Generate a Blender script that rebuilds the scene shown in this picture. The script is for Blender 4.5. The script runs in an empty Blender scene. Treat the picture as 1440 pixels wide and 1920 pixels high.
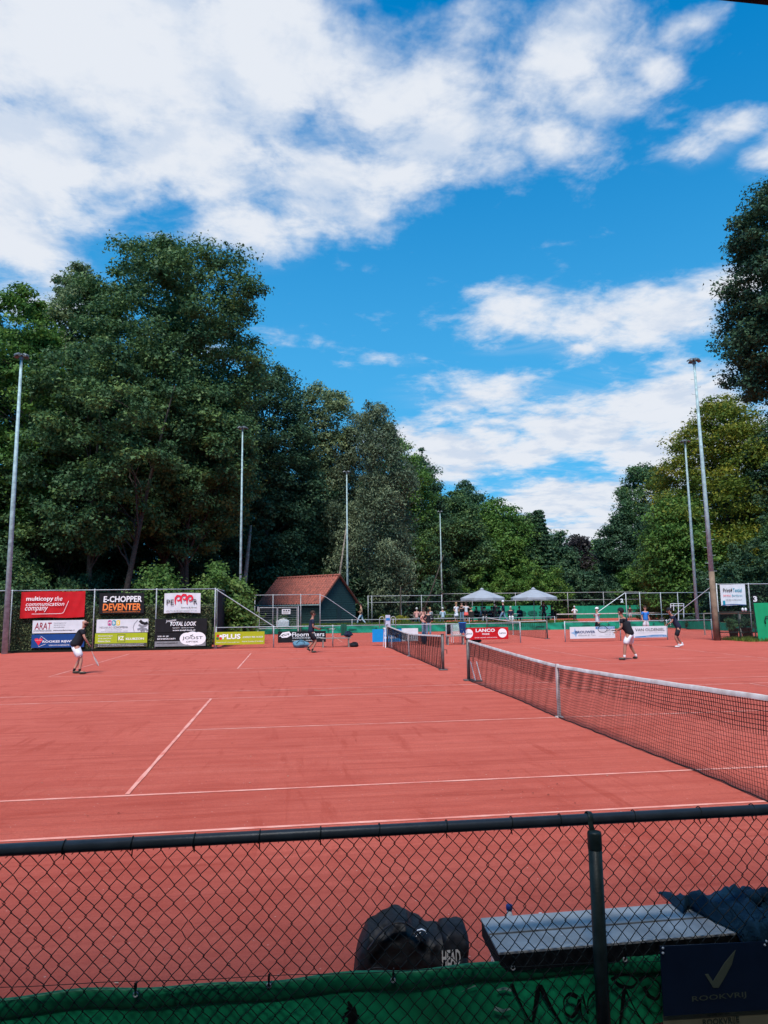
import bpy, math, random
import numpy as np
from mathutils import Vector, Matrix
R = math.radians
random.seed(7)
sc = bpy.context.scene
COL = sc.collection

# ------------------------------------------------------------------ camera
CAM = np.array([-4.6734, -12.2847, 1.9582])
FPX, PITCH, ROLL, YAW = 1329.256, .133123, -.012627, .131306
FW = np.array([math.sin(YAW)*math.cos(PITCH), math.cos(YAW)*math.cos(PITCH), math.sin(PITCH)])
_rt = np.array([math.cos(YAW), -math.sin(YAW), 0.0]); _up = np.cross(_rt, FW)
RT = _rt*math.cos(ROLL)+_up*math.sin(ROLL); UP = -_rt*math.sin(ROLL)+_up*math.cos(ROLL)
cd = bpy.data.cameras.new('camera'); cam = bpy.data.objects.new('camera', cd); COL.objects.link(cam)
cam.matrix_world = Matrix(((RT[0], UP[0], -FW[0], CAM[0]), (RT[1], UP[1], -FW[1], CAM[1]), (RT[2], UP[2], -FW[2], CAM[2]), (0, 0, 0, 1)))
cd.sensor_fit = 'VERTICAL'; cd.sensor_height = 24; cd.lens = 24*FPX/1920
cd.clip_start = .05; cd.clip_end = 3000
sc.camera = cam
def ray(u, v): return FW+RT*(u-720)/FPX-UP*(v-960)/FPX
def gp(u, v, z=0.0):            # the point of the plane z that a spot of the photograph shows
    d = ray(u, v); return CAM+d*((z-CAM[2])/d[2])
def yp(u, v, Y):                # the same for an upright plane at depth Y
    d = ray(u, v); return CAM+d*((Y-CAM[1])/d[1])

# ------------------------------------------------------------------ light
sc.view_settings.view_transform = 'Standard'; sc.view_settings.look = 'None'
sc.view_settings.gamma = 1; sc.view_settings.use_curve_mapping = False
sc.view_settings.exposure = EXPOSURE = 0.0
SUN_EL, SUN_AZ = 58, 198        # degrees; azimuth clockwise from +Y: behind the camera and to the left
sd = bpy.data.lights.new('sun', 'SUN'); sd.energy = 5.0; sd.angle = R(18); sd.color = (1.0, .95, .88)
sun = bpy.data.objects.new('sun', sd); COL.objects.link(sun)
sv = Vector((math.sin(R(SUN_AZ))*math.cos(R(SUN_EL)), math.cos(R(SUN_AZ))*math.cos(R(SUN_EL)), math.sin(R(SUN_EL))))
sun.rotation_euler = sv.to_track_quat('Z', 'Y').to_euler(); sun.location = (-20, -30, 40)

world = bpy.data.worlds.new('World'); sc.world = world; world.use_nodes = True
wt = world.node_tree; wn = wt.nodes; wl = wt.links
for n in list(wn): wn.remove(n)
def WN(t, **k):
    n = wn.new(t)
    for a, b in k.items(): setattr(n, a, b)
    return n
def wmath(op, a, b=None, c=None, clamp=False):
    n = WN('ShaderNodeMath', operation=op, use_clamp=clamp)
    for i, x in enumerate((a, b, c)):
        if x is None: continue
        if isinstance(x, (int, float)): n.inputs[i].default_value = x
        else: wl.new(x, n.inputs[i])
    return n.outputs[0]
def wmix(f, a, b, typ='MIX'):
    n = WN('ShaderNodeMix', data_type='RGBA', blend_type=typ)
    for i, x in ((0, f), (6, a), (7, b)):
        if isinstance(x, (int, float)): n.inputs[i].default_value = x
        elif isinstance(x, tuple): n.inputs[i].default_value = (*x, 1)
        else: wl.new(x, n.inputs[i])
    return n.outputs[2]
def wmap(x, a, b, c, d, smooth=True):
    n = WN('ShaderNodeMapRange', interpolation_type='SMOOTHSTEP' if smooth else 'LINEAR')
    wl.new(x, n.inputs[0])
    for i, q in enumerate((a, b, c, d)): n.inputs[i+1].default_value = q
    return n.outputs[0]
sky = WN('ShaderNodeTexSky', sky_type='NISHITA', sun_disc=False)
sky.sun_elevation = R(SUN_EL); sky.sun_rotation = R(SUN_AZ); sky.air_density = 1.0; sky.dust_density = 0; sky.ozone_density = 3.0
tc = WN('ShaderNodeTexCoord'); sx = WN('ShaderNodeSeparateXYZ'); wl.new(tc.outputs['Generated'], sx.inputs[0])
dx, dy, dz = sx.outputs
zc = wmath('MAXIMUM', dz, .0)
den = wmath('ADD', zc, .12)
px_ = wmath('DIVIDE', dx, den); py_ = wmath('DIVIDE', dy, den)
cp = WN('ShaderNodeCombineXYZ'); wl.new(px_, cp.inputs[0]); wl.new(py_, cp.inputs[1])
az = wmath('ARCTAN2', dx, dy); el = wmath('ARCSINE', dz)
ca = WN('ShaderNodeCombineXYZ'); wl.new(az, ca.inputs[0]); wl.new(el, ca.inputs[1])
# banks of cloud: (u, v, half width, half height, weight) of each bank where the photograph shows it, kept as azimuth and elevation
BANKS = [(150, 60, 560, 310, 1.3), (480, 120, 470, 230, 1.12), (740, 190, 270, 160, .98), (20, 300, 240, 230, 1.15), (360, 270, 260, 150, .9),
         (610, 320, 210, 120, .9), (680, 385, 100, 75, .8), (50, 470, 160, 110, .95), (840, 230, 160, 110, 1.0), (450, 430, 150, 80, .75),
         (1040, 100, 190, 130, .95), (1080, 30, 170, 110, .8), (1120, 180, 100, 60, .7), (880, 20, 240, 90, .85), (1030, 250, 80, 50, .6),
         (1300, 45, 110, 45, .62), (1225, 130, 60, 40, .5), (1300, 285, 90, 40, .62), (1385, 230, 90, 45, .66), (1450, 290, 80, 50, .62), 
         (960, 600, 130, 65, .95), (1110, 605, 160, 60, .9), (1240, 590, 170, 70, .95), (1090, 655, 60, 35, .7), (1360, 540, 140, 45, .72), (830, 600, 60, 30, .45),
         (720, 680, 90, 40, .27), (900, 735, 170, 45, .72), (1250, 760, 250, 100, .92), (1080, 800, 260, 70, 1.0), (900, 845, 240, 70, 1.05), (1280, 850, 300, 100, .98),
         (1100, 940, 320, 80, .95), (1120, 1010, 320, 90, 1.05), (560, 640, 80, 40, .22), (60, 560, 120, 60, .7), (-250, 200, 300, 500, 1.0), (-700, 600, 500, 300, .8), (300, -350, 700, 250, .95)]
def azel(u, v):
    d = ray(u, v); d = d/np.linalg.norm(d); return math.atan2(d[0], d[1]), math.asin(d[2])
field = None
for (u, v, w, h, k) in BANKS:
    a0, e0 = azel(u, v); a1, _ = azel(u+w*.5, v); a2, _ = azel(u-w*.5, v); _, e1 = azel(u, v+h*.5); _, e2 = azel(u, v-h*.5)
    ia, ie = 1/abs(a1-a2), 1/abs(e1-e2)
    m = WN('ShaderNodeVectorMath', operation='MULTIPLY_ADD'); wl.new(ca.outputs[0], m.inputs[0])
    m.inputs[1].default_value = (ia, ie, 0); m.inputs[2].default_value = (-a0*ia, -e0*ie, 0)
    l = WN('ShaderNodeVectorMath', operation='LENGTH'); wl.new(m.outputs[0], l.inputs[0])
    q = wmath('MULTIPLY_ADD', l.outputs['Value'], -.75*k, k)
    field = q if field is None else wmath('SMOOTH_MAX', field, q, .12)
field = wmath('MAXIMUM', field, 0.0)
def wnoise(vec, scale, detail, rough, dist=0.0, off=None, sc3=None):
    n = WN('ShaderNodeTexNoise', noise_dimensions='3D'); n.inputs['Scale'].default_value = scale
    n.inputs['Detail'].default_value = detail; n.inputs['Roughness'].default_value = rough; n.inputs['Distortion'].default_value = dist
    m = WN('ShaderNodeMapping'); wl.new(vec, m.inputs[0])
    if off: m.inputs['Location'].default_value = off
    if sc3: m.inputs['Scale'].default_value = sc3
    wl.new(m.outputs[0], n.inputs['Vector']); return n.outputs['Fac']
n1 = wnoise(cp.outputs[0], 2.6, 9, .6, .15, (3.1, 1.7, 0))
n2 = wnoise(cp.outputs[0], 11.0, 4, .62, .3, (0, 5, 2))
wis = wnoise(cp.outputs[0], 1.6, 5, .62, .8, (9, 2, 5), (1.0, 2.6, 1))
dens = wmath('ADD', field, wmath('MULTIPLY', wmath('SUBTRACT', n1, .5), 2.0))
dens = wmath('ADD', dens, wmath('MULTIPLY', wmath('SUBTRACT', n2, .5), .8))
dens = wmath('ADD', dens, wmath('MULTIPLY', wmath('SUBTRACT', wis, .5), .5))
alpha = wmap(dens, .12, .80, 0, 1)
veil = wmath('MULTIPLY', wmap(wis, .45, .75, 0, .35), wmap(field, .05, .5, 0, 1))
low = wmap(dz, .0, .70, .70, 0)                    # thin milky air low down
alpha = wmath('MAXIMUM', alpha, veil)
tone = wmath('SUBTRACT', n1, wnoise(cp.outputs[0], 2.6, 6, .6, .15, (3.07, 1.77, 0)))
lift = WN('ShaderNodeCombineXYZ'); wl.new(dx, lift.inputs[0]); wl.new(dy, lift.inputs[1]); wl.new(wmath('MULTIPLY_ADD', zc, .75, .30), lift.inputs[2])
nrm = WN('ShaderNodeVectorMath', operation='NORMALIZE'); wl.new(lift.outputs[0], nrm.inputs[0]); wl.new(nrm.outputs[0], sky.inputs[0])
hs = WN('ShaderNodeHueSaturation'); wl.new(sky.outputs[0], hs.inputs['Color']); hs.inputs['Saturation'].default_value = SKY_SAT = 2.1; hs.inputs['Hue'].default_value = .49
hs.inputs['Value'].default_value = 2.3
blue = wmix(low, hs.outputs[0], (1.6, 6.0, 9.4))
ccol = wmix(wmap(tone, -.10, .05, 0, 1), (6.2, 7.1, 8.5), (7.9, 8.35, 9.1))
ccol = wmix(wmap(dens, .7, 1.5, 0, .25), ccol, (8.1, 8.5, 9.2))
fin = wmix(alpha, blue, ccol)
bg = WN('ShaderNodeBackground'); bg.inputs['Strength'].default_value = .1; wl.new(fin, bg.inputs[0])
wo = WN('ShaderNodeOutputWorld'); wl.new(bg.outputs[0], wo.inputs[0])

# ------------------------------------------------------------------ helpers
def tag(o, label=None, cat=None, group=None, kind=None):
    if label: o['label'] = label
    if cat: o['category'] = cat
    if group: o['group'] = group
    if kind: o['kind'] = kind
    return o
def thing(name, label, cat, loc=(0, 0, 0), group=None):
    o = bpy.data.objects.new(name, None); o.empty_display_size = .2; COL.objects.link(o)
    o.location = tuple(float(c) for c in loc); return tag(o, label, cat, group)
def origin(o):
    p = Vector((0, 0, 0))
    while o is not None: p += Vector(o.location); o = o.parent
    return p
class MB:
    """collects polygons, in world metres, for ONE mesh object"""
    def __init__(s): s.v = []; s.f = []; s.n = 0
    def add(s, vs, fs):
        vs = np.asarray(vs, float).reshape(-1, 3); s.v.append(vs); k = s.n
        s.f += [tuple(i+k for i in f) for f in fs]; s.n += len(vs); return s
    def box(s, c, d, rot=None, taper=1.0):
        x, y, z = d[0]/2, d[1]/2, d[2]/2; t = taper
        v = np.array([(-x, -y, -z), (x, -y, -z), (x, y, -z), (-x, y, -z), (-x*t, -y*t, z), (x*t, -y*t, z), (x*t, y*t, z), (-x*t, y*t, z)])
        if rot is not None: v = v@np.array(Matrix.Rotation(rot, 3, 'Z') if isinstance(rot, (int, float)) else rot).T
        return s.add(v+np.array(c), [(0, 3, 2, 1), (4, 5, 6, 7), (0, 1, 5, 4), (1, 2, 6, 5), (2, 3, 7, 6), (3, 0, 4, 7)])
    def tube(s, pts, r, n=8, cap=True, flat=1.0):
        pts = np.asarray(pts, float); m = len(pts); rr = r if hasattr(r, '__len__') else [r]*m
        T = np.gradient(pts, axis=0); T /= np.linalg.norm(T, axis=1)[:, None]+1e-12
        a = np.array((0, 0, 1.)) if abs(T[0][2]) < .9 else np.array((1., 0, 0))
        u = np.cross(T[0], a); u /= np.linalg.norm(u); V = []
        for i in range(m):
            u = u-T[i]*(u@T[i]); u /= np.linalg.norm(u)+1e-12; w = np.cross(T[i], u)
            for k in range(n):
                th = 2*math.pi*k/n; V.append(pts[i]+rr[i]*(math.cos(th)*u+flat*math.sin(th)*w))
        F = [(i*n+k, i*n+(k+1) % n, (i+1)*n+(k+1) % n, (i+1)*n+k) for i in range(m-1) for k in range(n)]
        if cap: F += [tuple(reversed(range(n))), tuple((m-1)*n+k for k in range(n))]
        return s.add(V, F)
    def lathe(s, c, prof, n=16, sx=1, sy=1, axis='Z'):
        V = []
        for (r, z) in prof:
            for k in range(n):
                th = 2*math.pi*k/n; p = (r*math.cos(th)*sx, r*math.sin(th)*sy, z)
                V.append(p if axis == 'Z' else ((p[0], p[2], p[1]) if axis == 'Y' else (p[2], p[0], p[1])))
        m = len(prof)
        F = [(i*n+k, i*n+(k+1) % n, (i+1)*n+(k+1) % n, (i+1)*n+k) for i in range(m-1) for k in range(n)]
        F += [tuple(reversed(range(n))), tuple((m-1)*n+k for k in range(n))]
        return s.add(np.array(V)+np.array(c), F)
    def ball(s, c, r, n=12, m=8):
        r = np.array(r if hasattr(r, '__len__') else (r, r, r), float)
        V = [(0, 0, -1)]+[(math.cos(2*math.pi*k/n)*math.sin(math.pi*i/m), math.sin(2*math.pi*k/n)*math.sin(math.pi*i/m), -math.cos(math.pi*i/m)) for i in range(1, m) for k in range(n)]+[(0, 0, 1)]
        F = [(0, 1+(k+1) % n, 1+k) for k in range(n)]
        F += [(1+i*n+k, 1+i*n+(k+1) % n, 1+(i+1)*n+(k+1) % n, 1+(i+1)*n+k) for i in range(m-2) for k in range(n)]
        F += [(1+(m-2)*n+k, 1+(m-2)*n+(k+1) % n, 1+(m-1)*n) for k in range(n)]
        return s.add(np.array(V)*r+np.array(c), F)
    def grid(s, P):              # P[i][j] -> points
        P = np.asarray(P, float); a, b = P.shape[:2]
        return s.add(P.reshape(-1, 3), [(i*b+j, (i+1)*b+j, (i+1)*b+j+1, i*b+j+1) for i in range(a-1) for j in range(b-1)])
    def plate(s, poly, y, t):    # outline in x, z given a thickness along y
        n = len(poly); V = [(x, y-t/2, z) for x, z in poly]+[(x, y+t/2, z) for x, z in poly]
        return s.add(V, [tuple(range(n)), tuple(reversed(range(n, 2*n)))]+[(i, n+i, n+(i+1) % n, (i+1) % n) for i in range(n)])
    def build(s, name, m, parent=None, smooth=False, label=None, kind=None, bevel=0):
        V = np.concatenate(s.v); V = V-np.array(origin(parent)) if parent is not None else V
        me = bpy.data.meshes.new(name); me.from_pydata(V.tolist(), [], s.f); me.update()
        if smooth: me.polygons.foreach_set('use_smooth', [True]*len(me.polygons))
        if m is not None: me.materials.append(m)
        o = bpy.data.objects.new(name, me); COL.objects.link(o); o.parent = parent
        if bevel:
            b = o.modifiers.new('bevel', 'BEVEL'); b.width = bevel; b.segments = 2; b.limit_method = 'ANGLE'
        if label or kind: tag(o, label, kind=kind)
        return o
def raw_mesh(name, V, F4, m, parent=None, attr=None):   # big quad meshes straight from arrays
    me = bpy.data.meshes.new(name); nv, nf = len(V), len(F4)
    me.vertices.add(nv); me.vertices.foreach_set('co', np.ascontiguousarray(V, dtype=np.float32).ravel())
    F4 = np.asarray(F4); kf = F4.shape[1]
    me.loops.add(nf*kf); me.loops.foreach_set('vertex_index', np.ascontiguousarray(F4, dtype=np.int32).ravel())
    me.polygons.add(nf); me.polygons.foreach_set('loop_start', np.arange(nf, dtype=np.int32)*kf)
    me.update(calc_edges=True)
    if attr is not None:
        a = me.attributes.new('leafval', 'FLOAT', 'FACE'); a.data.foreach_set('value', np.ascontiguousarray(attr, dtype=np.float32))
    me.materials.append(m)
    o = bpy.data.objects.new(name, me); COL.objects.link(o); o.parent = parent; return o

# ------------------------------------------------------------------ materials
MATS = {}
def newmat(name):
    m = bpy.data.materials.new(name); m.use_nodes = True; nt = m.node_tree
    return m, nt, nt.nodes['Principled BSDF'], nt.nodes, nt.links
def mat(name, col, rough=.65, metal=0.0, var=.15, scale=8.0, bump=0.0, bscale=60.0, spec=.25, sheen=0.0, dirt=None):
    if name in MATS: return MATS[name]
    m, nt, b, N, L = newmat(name)
    b.inputs['Roughness'].default_value = rough; b.inputs['Metallic'].default_value = metal
    b.inputs['Specular IOR Level'].default_value = spec
    t = N.new('ShaderNodeTexCoord'); n = N.new('ShaderNodeTexNoise'); n.inputs['Scale'].default_value = scale; n.inputs['Detail'].default_value = 5
    L.new(t.outputs['Object'], n.inputs['Vector'])
    r = N.new('ShaderNodeValToRGB'); r.color_ramp.elements[0].position = .3; r.color_ramp.elements[1].position = .7
    lo = tuple(c*(1-var) for c in col); hi = tuple(min(1, c*(1+var)) for c in col)
    if dirt: lo = dirt
    r.color_ramp.elements[0].color = (*lo, 1); r.color_ramp.elements[1].color = (*hi, 1)
    L.new(n.outputs['Fac'], r.inputs['Fac']); L.new(r.outputs[0], b.inputs['Base Color'])
    if bump:
        n2 = N.new('ShaderNodeTexNoise'); n2.inputs['Scale'].default_value = bscale; n2.inputs['Detail'].default_value = 4
        L.new(t.outputs['Object'], n2.inputs['Vector'])
        bp = N.new('ShaderNodeBump'); bp.inputs['Strength'].default_value = bump; bp.inputs['Distance'].default_value = .01
        L.new(n2.outputs['Fac'], bp.inputs['Height']); L.new(bp.outputs[0], b.inputs['Normal'])
    if sheen: b.inputs['Sheen Weight'].default_value = sheen
    MATS[name] = m; return m
galv = mat('galvanised steel', (.42, .44, .46), .5, .15, .25, 14, .1)
greysteel = mat('weathered grey steel', (.32, .42, .42), .6, .05, .3, 6)
darksteel = mat('dark green coated steel', (.018, .028, .026), .42, 0, .3, 20, .15, 90)
wiremat = mat('dark fence wire', (.012, .017, .017), .5, .2, .2)
white = mat('white paint', (.78, .78, .80), .5, 0, .06)
offw = mat('soiled white', (.62, .62, .63), .7, 0, .12, 4)
black = mat('black board', (.008, .008, .010), .7, 0, .3, 3)
netcord = mat('black net cord', (.02, .014, .014), .85, 0, .2)
tape = mat('net tape', (.60, .575, .57), .8, 0, .12, 5, .2, 200, dirt=(.42, .34, .32))
netpost = mat('net post paint', (.13, .115, .11), .5, .2, .3, 8)
def leafmat(name, c0, c1, c2, trans=.3, rough=.5):
    m, nt, b, N, L = newmat(name)
    a = N.new('ShaderNodeAttribute'); a.attribute_name = 'leafval'
    r = N.new('ShaderNodeValToRGB'); e = r.color_ramp.elements
    e[0].position = 0; e[0].color = (*c0, 1); e[1].position = 1; e[1].color = (*c2, 1); q = e.new(.5); q.color = (*c1, 1)
    L.new(a.outputs['Fac'], r.inputs['Fac']); L.new(r.outputs[0], b.inputs['Base Color'])
    b.inputs['Roughness'].default_value = max(rough, .55); b.inputs['Specular IOR Level'].default_value = .18
    tr = N.new('ShaderNodeBsdfTranslucent'); L.new(r.outputs[0], tr.inputs[0])
    mx = N.new('ShaderNodeMixShader'); mx.inputs[0].default_value = trans
    L.new(b.outputs[0], mx.inputs[1]); L.new(tr.outputs[0], mx.inputs[2]); L.new(mx.outputs[0], N['Material Output'].inputs[0]); return m
bark = mat('bark', (.055, .045, .036), .9, 0, .5, 9, .8, 18)
birchbark = mat('pale bark', (.20, .17, .14), .85, 0, .5, 5, .5, 18)

def claymat():
    m, nt, b, N, L = newmat('red clay')
    t = N.new('ShaderNodeTexCoord')
    def nz(scale, det, sc3=(1, 1, 1), rot=0, rough=.55, dist=0):
        mp = N.new('ShaderNodeMapping'); mp.inputs['Scale'].default_value = sc3; mp.inputs['Rotation'].default_value = (0, 0, rot); L.new(t.outputs['Object'], mp.inputs[0])
        n = N.new('ShaderNodeTexNoise'); n.inputs['Scale'].default_value = scale; n.inputs['Detail'].default_value = det; n.inputs['Roughness'].default_value = rough; n.inputs['Distortion'].default_value = dist
        L.new(mp.outputs[0], n.inputs['Vector']); return n.outputs['Fac']
    def ramp(x, p, c):
        r = N.new('ShaderNodeMapRange'); L.new(x, r.inputs[0])
        for i, q in enumerate((*p, *c)): r.inputs[i+1].default_value = q
        return r.outputs[0]
    def mix(f, a, bb, typ='MIX'):
        n = N.new('ShaderNodeMix'); n.data_type = 'RGBA'; n.blend_type = typ
        for i, x in ((0, f), (6, a), (7, bb)):
            if isinstance(x, float): n.inputs[i].default_value = x
            elif isinstance(x, tuple): n.inputs[i].default_value = (*x, 1)
            else: L.new(x, n.inputs[i])
        return n.outputs[2]
    big = nz(.16, 5, dist=.4); mid = nz(1.3, 6, dist=.8); broom = nz(2.2, 5, (.12, 3.2, 1), .06, .6, .3); broom2 = nz(2.0, 4, (.1, 2.6, 1), .95, .6, .5); fine = nz(95, 4, rough=.75); med = nz(22, 5, rough=.7)
    c = mix(ramp(big, (.3, .7), (0, 1)), (.53, .094, .063), (.64, .138, .096))
    c = mix(ramp(mid, (.35, .7), (0, .5)), c, (.62, .130, .090))
    c = mix(ramp(broom, (.42, .66), (0, .55)), c, (.36, .048, .030))
    c = mix(ramp(broom2, (.54, .66), (0, .6)), c, (.35, .046, .028))
    c = mix(ramp(broom2, (.30, .42), (.4, 0)), c, (.66, .20, .145))
    c = mix(ramp(med, (.42, .68), (0, .6)), c, (.44, .076, .054))
    c = mix(ramp(fine, (.3, .75), (0, .5)), c, (.66, .19, .14))
    c = mix(ramp(fine, (.55, .70), (0, .75)), c, (.30, .050, .036))
    c = mix(ramp(nz(48, 3, rough=.8), (.52, .70), (0, .6)), c, (.36, .062, .046))
    # slide marks and scuffs: warped, broken bands in patches
    sc1 = nz(.9, 4, (.35, 2.6, 1), .55, .6, 1.6); sc2 = nz(.8, 4, (2.4, .3, 1), .3, .6, 1.8); patch = nz(.45, 3, dist=.5)
    def mul(a_, b_):
        n = N.new('ShaderNodeMath'); n.operation = 'MULTIPLY'; L.new(a_, n.inputs[0]); L.new(b_, n.inputs[1]); return n.outputs[0]
    c = mix(mul(ramp(sc1, (.56, .66), (0, .42)), ramp(patch, (.42, .55), (0, 1))), c, (.34, .045, .028))
    c = mix(mul(ramp(sc2, (.57, .66), (0, .42)), ramp(patch, (.58, .46), (0, 1))), c, (.36, .050, .030))
    c = mix(ramp(nz(.55, 6, dist=1.2, rough=.65), (.48, .72), (0, .45)), c, (.42, .066, .044))
    c = mix(ramp(nz(3.5, 5, dist=.6, rough=.7), (.52, .75), (0, .4)), c, (.42, .066, .044))
    v = N.new('ShaderNodeTexVoronoi'); v.inputs['Scale'].default_value = 9; v.inputs['Randomness'].default_value = 1; L.new(t.outputs['Object'], v.inputs['Vector'])
    c = mix(ramp(v.outputs['Distance'], (.03, .07), (.8, 0)), c, (.68, .44, .38))
    L.new(c, b.inputs['Base Color']); b.inputs['Roughness'].default_value = .95; b.inputs['Specular IOR Level'].default_value = .15
    ad = N.new('ShaderNodeMath'); ad.operation = 'ADD'; L.new(med, ad.inputs[0]); L.new(fine, ad.inputs[1])
    ad2 = N.new('ShaderNodeMath'); ad2.operation = 'ADD'; L.new(ad.outputs[0], ad2.inputs[0]); L.new(broom, ad2.inputs[1])
    bp = N.new('ShaderNodeBump'); bp.inputs['Strength'].default_value = .75; bp.inputs['Distance'].default_value = .025
    L.new(ad2.outputs[0], bp.inputs['Height']); L.new(bp.outputs[0], b.inputs['Normal'])
    return m
clay = claymat()
def linemat():
    m, nt, b, N, L = newmat('dusty court line')
    t = N.new('ShaderNodeTexCoord'); n = N.new('ShaderNodeTexNoise'); n.inputs['Scale'].default_value = 1.7; n.inputs['Detail'].default_value = 7; n.inputs['Roughness'].default_value = .7
    L.new(t.outputs['Object'], n.inputs['Vector'])
    r = N.new('ShaderNodeValToRGB'); e = r.color_ramp.elements
    e[0].position = .36; e[0].color = (.60, .15, .11, 1); e[1].position = .68; e[1].color = (.78, .42, .35, 1)
    L.new(n.outputs['Fac'], r.inputs['Fac']); L.new(r.outputs[0], b.inputs['Base Color']); b.inputs['Roughness'].default_value = .9; return m
linem = linemat()

# ------------------------------------------------------------------ ground
def sheet(name, x0, x1, y0, y1, z, m, nx=1, ny=1):
    b = MB(); b.grid([[(x0+(x1-x0)*i/nx, y0+(y1-y0)*j/ny, z) for j in range(ny+1)] for i in range(nx+1)])
    return tag(b.build(name, m), kind='structure')
forest = mat('forest floor', (.035, .045, .02), .95, 0, .5, .6, .8, 3)
sheet('ground', -500, 500, -300, 900, -.03, forest)
sheet('clay_ground', -24, 27.6, -8.95, 43.0, 0, clay)
sheet('clay_ground', 6, 62, 55, 84.5, -.004, clay)
paving = mat('grey paving', (.16, .15, .14), .9, 0, .25, 3, .5, 40)
sheet('pavement', -24, 27.6, -20, -8.95, -.004, paving)
grassb = mat('turf', (.06, .085, .02), .95, 0, .5, 1.5, .9, 30)
# raised terrace behind the third court, with a sloping grass verge
b = MB()
b.grid([[(x, 43.0, .0), (x, 43.6, .28), (x, 44.6, .46), (x, 45.0, .5)] for x in np.linspace(-24, 19, 30)]); tag(b.build('grass_bank', grassb, smooth=True), kind='structure')
terr = mat('terrace gravel', (.20, .19, .16), .95, 0, .3, 3, .6, 50)
b = MB(); b.grid([[(x, 45.0, .5), (x, 52.5, .5), (x, 54.5, -.02)] for x in (-24, 19)]); b.grid([[(19, 45, .5), (20.5, 45, -.02)], [(19, 52.5, .5), (20.5, 54, -.02)]]); tag(b.build('terrace', terr), kind='structure')
LW = .05
def line(x0, y0, x1, y1, z=.004):
    d = math.hypot(x1-x0, y1-y0); ux, uy = (x1-x0)/d, (y1-y0)/d; nx, ny = -uy*LW/2, ux*LW/2; n = max(2, int(d/.4)); P = []
    for i in range(n+1):
        w = 1+random.uniform(-.22, .22); x, y = x0+ux*d*i/n, y0+uy*d*i/n; P.append([(x-nx*w, y-ny*w, z), (x+nx*w, y+ny*w, z)])
    b = MB(); b.grid(P); tag(b.build('court_line', linem), kind='structure')
def court(cx, cy):
    h = LW/2
    for s in (-1, 1):
        line(cx-11.885, cy+s*5.485, cx+11.885, cy+s*5.485); line(cx-11.885+LW, cy+s*4.115, cx+11.885-LW, cy+s*4.115)
        line(cx+s*11.86, cy-5.45, cx+s*11.86, cy+5.45, .008); line(cx+s*6.40, cy-4.08, cx+s*6.40, cy+4.08, .008)
    line(cx-6.36, cy, cx+6.36, cy, .0045)
court(0, 0); court(0, 16.05); court(10.1, 34.3)
# litter on the clay: dead leaves and crumbs
rng = np.random.default_rng(5)
n = 420; X = rng.uniform(-9, 9, n); Y = -8.7+rng.random(n)**1.6*22; V = []; F = []
s_ = rng.uniform(.006, .017, n); a_ = rng.uniform(0, 6.28, n)
for i in range(n):
    c, s = math.cos(a_[i]), math.sin(a_[i]); q = s_[i]
    for (u, v, w) in ((-1, 0, .2), (0, -.6, .5), (1, 0, .2), (0, .6, .5)): V.append((X[i]+q*(u*c-v*s), Y[i]+q*(u*s+v*c), .006+q*w))
    F.append((4*i, 4*i+1, 4*i+2, 4*i+3))
b = MB(); b.add(V[:280*4], F[:280]); tag(b.build('leaf_litter', mat('dead leaf', (.09, .03, .02), .9, 0, .6, 40)), 'dark crumbs and dead leaves scattered over the red clay', 'leaf litter', kind='stuff')
b = MB(); b.add(V[280*4:], [tuple(k-280*4 for k in f) for f in F[280:]]); tag(b.build('leaf_litter', mat('pale leaf', (.42, .32, .24), .9, 0, .5, 40)), 'pale dry crumbs scattered over the red clay', 'leaf litter', kind='stuff')

# ------------------------------------------------------------------ lettering
def lettering(s, x, z, w, h, y, m, parent, bold=0.0, shear=0.0, name='lettering', rot=0.0, space=1.0):
    """text fitted to the box whose lower left corner is x, z; stands upright at depth y and faces the camera side"""
    cu = bpy.data.curves.new('t', 'FONT'); cu.body = s; cu.offset = bold*.5; cu.shear = shear; cu.size = 1; cu.resolution_u = 2; cu.space_character = space; cu.extrude = 0.0
    to = bpy.data.objects.new('t', cu); COL.objects.link(to)
    me = bpy.data.meshes.new_from_object(to.evaluated_get(bpy.context.evaluated_depsgraph_get())); bpy.data.objects.remove(to); bpy.data.curves.remove(cu)
    n = len(me.vertices); co = np.zeros(n*3, np.float32); me.vertices.foreach_get('co', co); co = co.reshape(-1, 3)
    mn, mx = co.min(0), co.max(0); q = (co[:, :2]-mn[:2])/(mx[:2]-mn[:2]+1e-9)*np.array((w, h))
    c, sn = math.cos(rot), math.sin(rot); p = np.array(origin(parent))
    out = np.zeros((n, 3), np.float32); out[:, 0] = x+q[:, 0]*c-q[:, 1]*sn-p[0]; out[:, 2] = z+q[:, 0]*sn+q[:, 1]*c-p[2]; out[:, 1] = y-p[1]
    me.vertices.foreach_set('co', out.ravel()); me.materials.clear(); me.materials.append(m); me.update(); me.name = name
    o = bpy.data.objects.new(name, me); COL.objects.link(o); o.parent = parent; return o

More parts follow.
